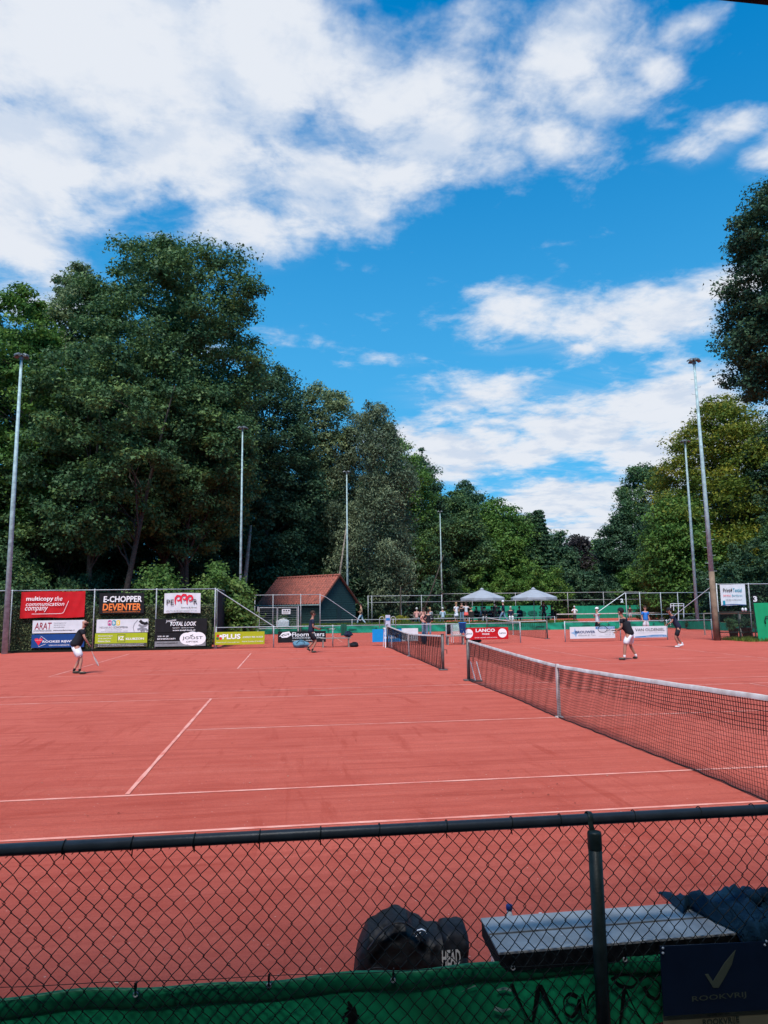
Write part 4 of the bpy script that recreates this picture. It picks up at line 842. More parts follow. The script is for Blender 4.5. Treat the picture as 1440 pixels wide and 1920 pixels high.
# hedge behind the boards
rg = np.random.default_rng(21); hx0, hx1, hy0, hy1, hz = -19.4, xL(402)-.15, FY+.12, FY+.85, 2.12
t = thing('hedge', 'clipped glossy dark hedge behind the advertising boards', 'hedge', ((hx0+hx1)/2, (hy0+hy1)/2, 0))
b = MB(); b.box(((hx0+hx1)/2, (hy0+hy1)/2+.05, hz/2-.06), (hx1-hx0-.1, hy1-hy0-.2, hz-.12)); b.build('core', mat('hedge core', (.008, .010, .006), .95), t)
n = 52000; face = rg.random(n) < .8; X = rg.uniform(hx0, hx1, n); Z = np.where(face, rg.uniform(.03, hz, n), hz+rg.normal(size=n)*.05+.03*np.sin(X*2.3)); Yv = np.where(face, hy0-.05+np.abs(rg.normal(size=n))*.06-.03*np.sin(X*3+Z*4), rg.uniform(hy0, hy1, n))
P = np.stack([X, Yv, Z], 1); nn = rg.normal(size=(n, 3))*.6+np.array((0, -.7, .5)); nn /= np.linalg.norm(nn, axis=1)[:, None]; a = rg.normal(size=(n, 3)); a -= nn*(a*nn).sum(1)[:, None]; a /= np.linalg.norm(a, axis=1)[:, None]; bb = np.cross(nn, a); s = (.035+.03*rg.random(n))[:, None]
V = np.stack([P-a*s, P-bb*s*.55, P+a*s, P+bb*s*.55], 1).reshape(-1, 3); raw_mesh('foliage', V-np.array(origin(t)), np.arange(4*n).reshape(-1, 4), LEAF['hedge'], t, rg.random(n)**2.2)
# grass blades and weeds
def grass(name, label, x0, x1, y0, y1, zf, n, h, kind='grass', seed=3, wide=.012):
    rg = np.random.default_rng(seed); X = rg.uniform(x0, x1, n); Y = rg.uniform(y0, y1, n); Z = np.array([zf(x, y) for x, y in zip(X, Y)]); a = rg.uniform(0, 6.28, n); hh = h*(.5+.8*rg.random(n)); dx = np.cos(a)*wide; dy = np.sin(a)*wide; lx = rg.normal(size=n)*h*.35; ly = rg.normal(size=n)*h*.35
    V = np.stack([np.stack([X-dx, Y-dy, Z], 1), np.stack([X+dx, Y+dy, Z], 1), np.stack([X+dx*.3+lx, Y+dy*.3+ly, Z+hh], 1), np.stack([X-dx*.3+lx, Y-dy*.3+ly, Z+hh], 1)], 1).reshape(-1, 3)
    return tag(raw_mesh(name, V, np.arange(4*n).reshape(-1, 4), LEAF[kind], None, rg.random(n)), label, 'grass', kind='stuff')
bank = lambda x, y: float(np.interp(y, [43, 43.6, 44.6, 45, 47], [0, .28, .46, .5, .5]))
grass('grass', 'yellow green weeds and grass growing along the bank above the long green screen', -8, 19, 43.1, 45.6, bank, 26000, .20, wide=.022)
grass('grass', 'grass strip behind the green screen on the right', 19, 26, 42.2, 44, lambda x, y: 0, 4000, .35, wide=.02, seed=4)
grass('grass', 'ragged grass patch at the foot of the right fence beside the green door', 18.0, 25, 20.9, 23.4, lambda x, y: .0, 9000, .16, seed=5)
for (u, v, Y, z, lab, k) in ((530, 1140, 44.6, .5, 'low weed clump on the bank left of the white tank', 'deep'), (740, 1140, 50, .5, 'low rounded bush in front of the tall mesh fence', 'gold'), (843, 1140, 50, .5, 'yellow green weed clump right of the grey haired sitter', 'bush'), (480, 1150, 43.6, .3, 'leafy weeds at the gate post', 'oak')):
    px_bush(lab, u, v, Y, 45, k, 2200, .11, int(u), z=z, stem=False)

# ------------------------------------------------------------------ canopy, and an unseen wall added to shade the foreground
t = thing('canopy_shade_wall', 'dark flat canopy, edge showing at the top right, with an unseen added shading wall', 'building', (-4, -14.6, 0))
wallm = mat('brown shading wall', (.16, .085, .06), .9, 0, .3, 12, .4, 60); roofm = mat('dark canopy', (.02, .02, .022), .6)
b = MB(); b.box((-4, -15.0, 5.4), (40, 1.6, 10.8)); b.build('wall', wallm, t)  # unseen added wall, its height set to darken the near ground
b = MB(); b.box((-4, -12.76, 3.14), (32, 2.86, .16)); b.build('canopy_roof', roofm, t)
b = MB(); b.box((-4, -11.285, 3.134), (32.1, .05, .26)); b.build('fascia', roofm, t)
for x in (-16, -10, -4, 2, 8):  # windows of the unseen added wall
    b = MB(); b.box((x, -14.17, 1.6), (2.6, .06, 1.6)); w_ = b.build('window', mat('window frame', (.5, .5, .5)), t)
    b = MB(); b.box((x, -14.12, 1.6), (2.4, .03, 1.4)); b.build('pane', mat('dark glass', (.02, .025, .03), .1), w_)

# ------------------------------------------------------------------ foreground fence
NF = -8.92
t = thing('foreground_fence', 'dark chain link fence with round top rail and post across the foreground', 'fence', (-4.2, NF, 0))
raily = NF+.0
b = MB(); b.tube([(-7.6, raily, .957), (-4.3, raily, .951), (-1.0, raily-.01, .953), (1.2, raily, .953)], .0255, 20); b.build('top_rail', mat('slate coated rail', (.035, .045, .055), .38, .1, .2, 12, .12, 60), t, True)
for u in (121, 248, 364, 486, 600, 710, 836, 958, 1049, 1188, 1312, 1412):
    x = xat(u, 1560, NF); b = MB(); P = [(x+.004*math.sin(a), raily+.028*math.cos(a), .953+.028*math.sin(a)) for a in np.linspace(0, 6.283, 17)]+[(x+.003, raily-.01, .905)]
    b.tube(P, .0028, 5); b.build('tie_ring', wiremat, t, True)
pxx = -3.272
b = MB(); b.tube([(pxx, NF-.06, -.1), (pxx, NF-.06, .88)], .031, 20); b.build('post', darksteel, t, True)
b = MB(); b.lathe((pxx, NF-.06, .835), [(.0315, 0), (.0325, .004), (.0325, .07), (.030, .078), (.012, .082)], 20); s_ = b.build('post_cap', darksteel, t, True)
b = MB(); P = [(pxx-.004, NF-.078, .87)]+[(pxx+.006*math.sin(a), raily-.031*math.cos(a+.4), .953+.031*math.sin(a+.4)) for a in np.linspace(-.7, 3.4, 12)]; b.tube(P, .013, 8, flat=.25); b.build('rail_strap', darksteel, s_, True)
b = MB(); w, hh = .0334, .0375; nx = int(8.2/w)
rgf = np.random.default_rng(2)
for i in range(nx):
    x0 = -7.0+i*w; P = []; nz = int(.92/hh); ztop = .925
    for j in range(nz+1):
        right = (i+j) % 2 == 0; xk = x0+(w+.0016 if right else -.0016); z = ztop-j*hh; s = -1 if right else 1
        wx = .008*math.sin(x0*3.1+z*4)+.005*math.sin(x0*11+z*7+1)+.0022*rgf.normal(); wz = .004*math.sin(x0*5+z*3+2); wy = .010*math.sin(x0*2.3+z*5)
        yk = NF+(.0022 if right else -.0022)
        P += [(xk+s*.006+wx, yk*1+wy, z+.0065+wz), (xk+wx, yk+s*0+wy, z+wz), (xk+s*.006+wx, NF-(.0022 if right else -.0022)+wy, z-.0065+wz)]
    b.tube(P, .0021, 5, cap=False)
b.build('wire_mesh', wiremat, t, True, kind='stuff')
b = MB()
for i in range(0, nx, 2):
    x0 = -7.0+i*w+.5*w; z = .925; b.tube([(x0-.018+.006*math.sin(x0*3.1+z*4), NF, .92), (x0-.004, NF+.01, .935), (x0+.006, NF-.008, .945)], .0017, 4, cap=False)
b.build('twisted_wire_ends', wiremat, t, kind='stuff')
zt0, zt1 = float(yp(0, 1848, NF)[2]), float(yp(1440, 1791, NF)[2])
b = MB(); b.tube([(x, NF-.008, zt0+(zt1-zt0)*(x+5.9)/3.45+.003*math.sin(x*9)) for x in np.linspace(-7, 1.2, 54)], .0016, 5); b.build('tension_wire', wiremat, t, True)

# green screen laced to the foreground fence
tarp = mat('near green screen cloth', (.008, .30, .13), .5, 0, .12, 3, .25, 400); hemm = mat('green hem', (.006, .17, .075), .45, 0, .12, 5)
TY = NF+.042
t = thing('windscreen', 'green screen with dark handwriting laced along the bottom of the foreground fence', 'screen', (-4.2, TY, 0))
tz = lambda x: float(np.interp(x, [-6.2, -5.86, -5.2, -4.47, -3.8, -3.2, -2.9, -1.2], [.375, .355, .345, .332, .338, .325, .318, .31]))+.006*math.sin(x*11)-.0
b = MB(); b.grid([[(x, TY+.012*math.sin(x*6+q*3)+.008*math.sin(x*17+q*4)*(1-q), .01+(tz(x)-.07-.01)*q) for q in np.linspace(0, 1, 10)] for x in np.linspace(-7.4, 1.2, 290)]); b.build('screen_cloth', tarp, t, True)
b = MB(); b.grid([[(x, TY+.012*math.sin(x*6+3)+dy, tz(x)-zz) for dy, zz in ((.012, .004), (0, -.004), (-.012, .002), (-.014, .03), (-.012, .062), (-.004, .078))] for x in np.linspace(-7.4, 1.2, 290)]); b.build('hem', hemm, t, True)
for u, v in ((254, 1865), (504, 1848), (737, 1838), (962, 1815), (1172, 1799)):
    p = yp(u, v, TY-.02); b = MB(); b.tube([p+np.array((.009*math.cos(a), 0, .009*math.sin(a))) for a in np.linspace(0, 6.283, 13)], .0035, 6); g_ = b.build('grommet', galv, t, True)
    b = MB(); b.tube([p+np.array((0, .0, 0)), p+np.array((-.002, -.01, .03)), p+np.array((0, -.02, .055)), p+np.array((.004, .0, .05)), p], .0035, 5); b.build('cable_tie', wiremat, g_, True)
markm = mat('black handwriting', (.006, .008, .007), .6); sheen_smear = mat('pale smear', (.25, .42, .36), .5)
def ink_stroke(pts, w_in, m=markm, dy=.0, par=t, name='handwriting'):
    w = w_in*(1.5 if name == 'handwriting' else 1)
    P = [yp(u, v, TY-.016) for u, v in pts]; xs = np.array([[p[0], p[2]] for p in P]); q = np.linspace(0, len(xs)-1, 6*len(xs)); 
    # smooth the line through its points
    xx = np.interp(q, range(len(xs)), xs[:, 0]); zz = np.interp(q, range(len(xs)), xs[:, 1]); k = np.array((.25, .5, .25))
    for _ in range(4): xx[1:-1] = np.convolve(xx, k, 'valid'); zz[1:-1] = np.convolve(zz, k, 'valid')
    tx, tzv = np.gradient(xx), np.gradient(zz); d = np.hypot(tx, tzv)+1e-9; ww = w*(.65+.35*np.sin(q*1.3+pts[0][0]))/2
    yy = [TY-.022-dy for x in xx]
    b = MB(); b.grid([[(x-nz*w_, y, z+nx_*w_) for x, y, z, nx_, nz, w_ in zip(xx, yy, zz, tx/d, tzv/d, ww)], [(x+nz*w_, y, z-nx_*w_) for x, y, z, nx_, nz, w_ in zip(xx, yy, zz, tx/d, tzv/d, ww)]]); return b.build(name, m, par)
ink_stroke([(958, 1843), (975, 1880), (997, 1922), (1004, 1880), (1010, 1842), (1028, 1880), (1062, 1935)], .016)
ink_stroke([(1082, 1868), (1066, 1861), (1055, 1873), (1058, 1897), (1072, 1908), (1083, 1890), (1086, 1868), (1088, 1900), (1100, 1915)], .013, dy=.001)
ink_stroke([(1090, 1862), (1102, 1905), (1100, 1874), (1112, 1858), (1126, 1862)], .012, dy=.002)
ink_stroke([(1145, 1836), (1160, 1826), (1182, 1826), (1195, 1838), (1184, 1851), (1162, 1848), (1150, 1838)], .012, dy=.001)
ink_stroke([(1170, 1846), (1166, 1880), (1160, 1925)], .014, dy=.002)
ink_stroke([(1172, 1856), (1186, 1885), (1210, 1925)], .014, dy=.001)
ink_stroke([(1196, 1836), (1216, 1826), (1238, 1846), (1232, 1874), (1214, 1866), (1206, 1848)], .013, dy=.002)
ink_stroke([(652, 1876), (657, 1886), (655, 1893)], .034, name='printed_figure'); ink_stroke([(655, 1892), (662, 1906), (652, 1935)], .055, name='printed_figure'); ink_stroke([(640, 1908), (655, 1898), (672, 1906)], .02, name='printed_figure', dy=.001)
for pts, w_ in (([(930, 1856), (945, 1851), (958, 1856)], .012), ([(925, 1888), (940, 1894), (956, 1890)], .018), ([(865, 1858), (878, 1852), (892, 1846)], .008)): ink_stroke(pts, w_, sheen_smear, .001, name='sheen_streak')  # pale smears that paint the cloth's bright reflections as colour

# no smoking sign
SY = NF-.045
t = thing('no_smoking_sign', 'dark navy sign with a tick and pale capitals tied to the foreground fence', 'sign', (-2.6, SY, .1))
def prect(b, us, Y, th): b.plate([(float(yp(u, v, Y)[0]), float(yp(u, v, Y)[2])) for u, v in us], Y, th)
b = MB(); prect(b, [(1244, 1905), (1500, 1889), (1500, 1762), (1237, 1774)], SY, .004); b.build('panel', mat('navy sign', (.006, .014, .035), .45, 0, .15), t)
okm = mat('muted pale print', (.085, .10, .07), .6)
b = MB(); prect(b, [(1322, 1827), (1328, 1826), (1337, 1840), (1358, 1806), (1379, 1781), (1372, 1808), (1356, 1838), (1347, 1852), (1337, 1852)], SY-.004, .002); b.build('tick_mark', okm, t)
x, y, z = yp(1298, 1881, SY-.004); x2, _, z2 = yp(1399, 1866, SY-.004); lettering('ROOKVRIJ', x, z, x2-x, float(yp(1298, 1867, SY)[2])-z, SY-.005, okm, t, .015, rot=.0)
for u, v in ((1243, 1778), (1243, 1787), (1434, 1772), (1437, 1765)):
    p = yp(u, v, SY-.006); b = MB(); b.ball(p, .006, 8, 5); b.build('rivet', galv, t, True)
t = thing('lower_sign', 'beige sign hanging just below the navy sign on the foreground fence', 'sign', (-2.6, SY+.02, 0))
b = MB(); prect(b, [(1246, 2010), (1500, 1996), (1500, 1889), (1243, 1903)], SY+.012, .004); b.build('panel', mat('beige sign', (.20, .19, .12), .6, 0, .3, 5), t)
x, y, z = yp(1318, 1927, SY+.008); x2 = float(yp(1387, 1927, SY+.008)[0]); lettering('ROOKVRIJE', x, z, x2-x, float(yp(1318, 1913, SY)[2])-z, SY+.007, mat('dark print', (.03, .04, .03), .6), t, .03)
x2 = float(yp(1384, 1905, SY)[0]); z = float(yp(1330, 1908, SY)[2]); lettering('op weg naar een', float(yp(1328, 1905, SY)[0]), z, x2-float(yp(1328, 1905, SY)[0])-.04, .009, SY+.007, MATS['dark print'], t, .0)

# ------------------------------------------------------------------ bench, bag, jacket, bottle, cup
bz = .385
c00, c01 = gp(935, 1786, bz), gp(901, 1721, bz); c10 = gp(1440, 1744, bz); dirx = (c10-c00); dirx /= np.linalg.norm(dirx); diry = np.array((-dirx[1], dirx[0], 0)); BW = float((c01-c00)@diry); BL = 2.3; skew = float((c01-c00)@dirx)
bpt = lambda s, q, z: c00*np.array((1, 1, 0))+dirx*(s+skew*q/BW)+diry*q+np.array((0, 0, z))
t = thing('bench', 'low bench of two weathered grey planks behind the foreground fence', 'bench', c00*np.array((1, 1, 0)))
plank = mat('weathered grey plank', (.33, .345, .35), .75, 0, .25, 7, .15, 70); fr = mat('dark green bench frame', (.014, .035, .028), .55, 0, .2)
def slab(b, s0, s1, q0, q1, z0, z1): b.add([bpt(s0, q0, z0), bpt(s1, q0, z0), bpt(s1, q1, z0), bpt(s0, q1, z0), bpt(s0, q0, z1), bpt(s1, q0, z1), bpt(s1, q1, z1), bpt(s0, q1, z1)], [(0, 3, 2, 1), (4, 5, 6, 7), (0, 1, 5, 4), (1, 2, 6, 5), (2, 3, 7, 6), (3, 0, 4, 7)])
for k in range(2):
    b = MB(); h = BW/2; slab(b, 0, BL, k*h+.009*k, (k+1)*h-.009*(1-k), bz-.012, bz); b.build('plank', plank, t, bevel=.002)
b = MB(); slab(b, .004, BL-.02, .002, .045, bz-.085, bz-.013); slab(b, .004, BL-.02, BW-.045, BW-.002, bz-.085, bz-.013); slab(b, .004, .03, .046, BW-.046, bz-.085, bz-.013); b.build('frame', mat('black beam', (.008, .009, .011), .6), t, kind='stuff')
for s in (.24, 2.0):
    b = MB(); slab(b, s, s+.13, .04, .09, 0, bz-.036); b.build('leg', plank, t); b = MB(); slab(b, s+.14, s+.22, .05, .30, .0, bz-.037); b.build('leg', fr, t)
for u, v, r in ((1013, 1712, .010), (997, 1727, .008), (1007, 1742, .011), (1053, 1753, .007), (1001, 1728, .005), (1110, 1707, .004), (1200, 1722, .005)):
    p = gp(u, v, bz+.001); b = MB(); b.ball(p, (r, r*.6, .002), 8, 4); b.build('white_speck', white, t, True)
from mathutils import noise as mn
def nz3(x, y, z): return mn.noise(Vector((x, y, z)))
# bag
cloth_b = mat('black sports bag nylon', (.006, .0065, .009), .55, 0, .3, 9, .6, 26, spec=.3); pan2 = mat('dark grey bag panel', (.009, .0095, .013), .5, 0, .2, 9)
BY = -8.22; bx0, bx1 = xat(666, 1790, BY), xat(846, 1790, BY); hz_ = lambda v, u: float(yp(u, v, BY-.1)[2])
out = [(666, 1838), (669, 1800), (676, 1768), (690, 1735), (712, 1716), (738, 1708), (762, 1713), (783, 1728), (800, 1738), (822, 1741), (838, 1745), (846, 1770)]
us_ = [o[0] for o in out]; hs_ = [max(.02, hz_(o[1], o[0])*.93-.012) for o in out]
t = thing('sports_bag', 'slumped black sports bag with white marks on the clay behind the fence', 'bag', ((bx0+bx1)/2, BY, 0))
G_ = []; N1, N2 = 90, 56
for i in range(N1+1):
    q = i/N1; u = 666+q*180; h = float(np.interp(u, us_, hs_)); d = .17*(1-abs(2*q-1)**5)**.35*(.86+.14*q)+.004; x = bx0+(bx1-bx0)*q; row = []
    h = h*(min(1, (q/.03))**.5 if q < .03 else 1)*(min(1, ((1-q)/.04))**.4 if q > .96 else 1)
    for j in range(N2):
        a = 2*math.pi*j/N2; cy, sz = math.cos(a), math.sin(a); yy = math.copysign(abs(cy)**.7, cy)*d; zz = h*(.5+.5*math.copysign(abs(sz)**.75, sz))
        f = nz3(x*7, yy*5+3, zz*4)*.020+nz3(x*22+zz*9, yy*14, zz*17)*.009-abs(nz3(x*11+zz*6, 5, zz*13-x*5))*.022
        row.append((x+f*.5, BY+yy*(1-.25*zz/.45)+f*cy*1.3, max(.0, zz+f*sz)))
    row.append(row[0]); G_.append(row)
b = MB(); b.grid(G_); b.build('main_body', cloth_b, t, True)
# end pouch, a rolled pocket seen from its end
px0, px1 = xat(818, 1760, BY), xat(872, 1760, BY); G_ = []
for i in range(31):
    q = i/30; x = px0+(px1-px0)*q; rr = (1-abs(2*q-1)**6)**.4; row = []
    for j in range(33):
        a = 2*math.pi*j/32; f = nz3(x*20, math.cos(a)*3, math.sin(a)*3)*.010; zc = float(yp(845, 1775, BY-.1)[2]); row.append((x, BY-.03+math.cos(a)*(.125*rr+f), zc+math.sin(a)*(float(yp(845, 1736, BY-.1)[2])-zc)*rr*(1)+f))
    G_.append(row)
b = MB(); b.grid(G_); b.build('end_pocket', pan2, t, True)
b = MB(); G_ = []
for i in range(21):
    q = i/20; x = px0+.01+(px1-px0)*.9*q; G_.append([(x, BY-.13*(1-abs(2*q-1)**4)**.5-.03+.02*math.sin(k*1.3), zz) for k, zz in enumerate(np.linspace(.0, .17, 8))])
b.grid(G_); b.build('side_panel', cloth_b, t, True)
fy = BY-.172
x0, z0_ = float(yp(829, 1812, fy)[0]), float(yp(829, 1812, fy)[2]); lettering('HEAD', x0, z0_, float(yp(864, 1812, fy)[0])-x0, float(yp(829, 1782, fy)[2])-z0_, fy, mat('off white print', (.55, .55, .56), .5), t, .05)
b = MB(); fy2 = BY-.17; P = [yp(u, v, fy2) for u, v in ((776, 1750), (783, 1744), (791, 1742), (797, 1745), (800, 1751))]; b.tube(P, [.0015, .005, .007, .006, .003], 6, flat=.4); P = [yp(u, v, fy2) for u, v in ((780, 1756), (784, 1751), (789, 1748))]; b.tube(P, .003, 6, flat=.4); b.build('logo', white, t, kind='stuff')
P = [(bx0+.05+.30*q, BY-.172*(.86+.1*q)-.004, .20+.12*math.sin(q*3.0)+.02*q) for q in np.linspace(0, 1, 20)]; b = MB(); b.tube(P, .013, 6, flat=.35); b.build('strap', pan2, t, True)
P = [(bx0+.10+.24*q, BY-.06, .36+.07*math.sin(q*3.14)) for q in np.linspace(0, 1, 16)]; 
b = MB(); b.tube([(bx0+.02+.28*q, BY-.165, .10+.02*math.sin(q*6)) for q in np.linspace(0, 1, 16)], .004, 5); b.build('zip', pan2, t, True)
# jacket thrown over the bench
jm = mat('petrol blue fleece', (.004, .030, .058), .9, 0, .35, 6, .5, 90, sheen=0)
j0 = gp(1262, 1700, bz+.01); sJ = float((j0-c00)@dirx); t = thing('jacket', 'crumpled petrol blue fleece jacket thrown over the bench', 'jacket', bpt(sJ+.2, .1, bz)); G_ = []
NU, NV = 110, 70
for i in range(NU+1):
    u = i/NU; s = sJ+.62*u; row = []
    back = float(np.interp(u, [0, .12, .3, .55, .8, 1], [.62, .80, .96, .92, .72, .50]))*BW
    front = float(np.interp(u, [0, .08, .2, .3, .5, .72, .85, 1], [.50, .36, .08, -.10, -.15, -.13, -.03, .02]))
    for j in range(NV+1):
        v = j/NV; q = back+(front-back)*v; edge = min(1, 6*v, 6*(1-v), 9*u, 9*(1-u))**.6
        heap = .008+.042*math.exp(-((u-.50)/.26)**2-((q/BW-.55)/.55)**2)+.045*math.exp(-((u-.15)/.12)**2-((q/BW-.8)/.4)**2)+.05*math.exp(-((u-.82)/.14)**2-((q/BW-.5)/.3)**2)
        fold = .040*(1-min(1, 2.6*abs(nz3(u*4.2+q*4, q*3.5-u*2, 1.3))))**2+.026*(1-min(1, 2.4*abs(nz3(u*6-q*9, q*3+u*3, 4.1))))**2+.006*nz3(u*20, q*30, 7.7)+.015*nz3(u*5, q*8, 2.2)
        if q >= 0: p = bpt(s, q, bz+.004+max(.003, (heap+fold)*edge))
        else:
            dn = -q; k = min(1, dn/.03); p = bpt(s, -.012*k-(.012+.5*heap*max(0, 1-dn/.15)+fold*.8)*edge*.9, bz+.004+(heap+fold)*edge*max(0, 1-dn/.05)-dn*1.0)
        row.append(p)
    G_.append(row)
b = MB(); b.grid(G_); o = b.build('fleece', jm, t, True); so = o.modifiers.new('thickness', 'SOLIDIFY'); so.thickness = .008; so.offset = -1
b = MB(); P = [bpt(sJ+.30+.30*q, .10+.06*math.sin(q*3), bz+.095-.03*q+.02*math.sin(q*7)) for q in np.linspace(0, 1, 24)]; b.tube(P, [.03+.012*math.sin(k*.9) for k in range(24)], 12); b.build('sleeve', jm, t, True)
# bottle
by = float(bpt(.3, BW+.06, 0)[1]); p = yp(955, 1708, by); zt = float(yp(955, 1696, by)[2]); clear = mat('clear plastic', (.62, .66, .70), .15, 0, .05); 
t = thing('water_bottle', 'small clear bottle with a blue cap standing behind the bench', 'bottle', (p[0], by, 0)); b = MB(); b.lathe((p[0], by, 0), [(.030, 0), (.033, .01), (.033, zt-.12), (.028, zt-.08), (.013, zt-.04), (.013, zt-.022)], 16); b.build('bottle_body', clear, t, True)
b = MB(); b.lathe((p[0], by, zt-.024), [(.016, 0), (.017, .004), (.017, .020), (.014, .024)], 16); b.build('cap', mat('dark blue cap', (.01, .03, .16), .4), t, True)
p = gp(932, 1812, 0); t = thing('plastic_cup', 'clear plastic cup lying under the left end of the bench', 'cup', p)
b = MB(); b.lathe(p+np.array((0, 0, .0)), [(.030, 0), (.040, .10), (.046, .105), (.044, .11), (.038, .108), (.028, .01)], 18); 
m_, nt_, bb_, N_, L_ = newmat('cup plastic'); bb_.inputs['Base Color'].default_value = (.8, .8, .82, 1); bb_.inputs['Roughness'].default_value = .15; bb_.inputs['Alpha'].default_value = .35; b.build('cup_body', m_, t, True)

# ------------------------------------------------------------------ people
SKIN = {'fair': mat('fair skin', (.48, .25, .18), .55, 0, .08), 'tan': mat('tanned skin', (.34, .16, .11), .55, 0, .08)}
HAIR = {'brown': mat('brown hair', (.04, .022, .014), .7), 'dark': mat('dark hair', (.012, .009, .008), .7), 'grey': mat('grey hair', (.45, .44, .43), .7), 'blond': mat('blond hair', (.35, .22, .10), .7), 'bald': None}
CL = {}
def cloth(n, c):
    if n not in CL: CL[n] = mat(n+' fabric', c, .85, 0, .12, 12, .3, 60)
    return CL[n]
cblack = cloth('black', (.012, .013, .018)); cnavy = cloth('navy', (.014, .020, .045)); cwhite = cloth('white', (.70, .70, .74)); cjean = cloth('jeans', (.16, .24, .34)); ctan = cloth('tan', (.34, .22, .14)); cpink = cloth('pink', (.60, .30, .26)); cred = cloth('coral', (.80, .12, .10)); cblue = cloth('bright blue', (.03, .18, .55)); clblue = cloth('light blue', (.36, .48, .56)); cmaroon = cloth('maroon', (.09, .03, .04)); cgrey = cloth('grey', (.30, .31, .33)); clgrey = cloth('light grey', (.55, .55, .57))
def skin_obj(name, nodes, edges, m, parent, root=0, sub=1):
    me = bpy.data.meshes.new(name); me.from_pydata([n[0] for n in nodes], edges, []); me.materials.append(m)
    o = bpy.data.objects.new(name, me); COL.objects.link(o); o.parent = parent
    k = o.modifiers.new('skin', 'SKIN'); k.use_smooth_shade = True; k.branch_smoothing = .6
    for i, n in enumerate(nodes):
        sv_ = me.skin_vertices[0].data[i]; r = n[1]; sv_.radius = (r, r) if not hasattr(r, '__len__') else r; sv_.use_root = (i == root)
    u = o.modifiers.new('sub', 'SUBSURF'); u.levels = u.render_levels = sub; return o
BASE = dict(pel=(0, 0, .93), wai=(0, 0, 1.10), che=(0, .0, 1.30), nec=(0, .0, 1.47), jaw=(0, .03, 1.57), hea=(0, .02, 1.67), shL=(-.175, 0, 1.40), elL=(-.22, -.02, 1.13), wrL=(-.22, .06, .90), shR=(.175, 0, 1.40), elR=(.22, -.02, 1.13), wrR=(.22, .06, .90),
            hiL=(-.10, 0, .88), knL=(-.11, .02, .49), anL=(-.11, -.02, .09), toL=(-.13, .16, .035), hiR=(.10, 0, .88), knR=(.11, .02, .49), anR=(.11, -.02, .09), toR=(.13, .16, .035))
def P_(**k): d = dict(BASE); d.update(k); return d
def lean_up(d, dx, dy, dz=0.0):      # shift the upper body over the hips
    f = dict(wai=.35, che=.7, nec=1.0, jaw=1.2, hea=1.25, shL=.9, shR=.9); o = dict(d)
    for k, q in f.items(): o[k] = (d[k][0]+dx*q, d[k][1]+dy*q, d[k][2]+dz*q)
    return o
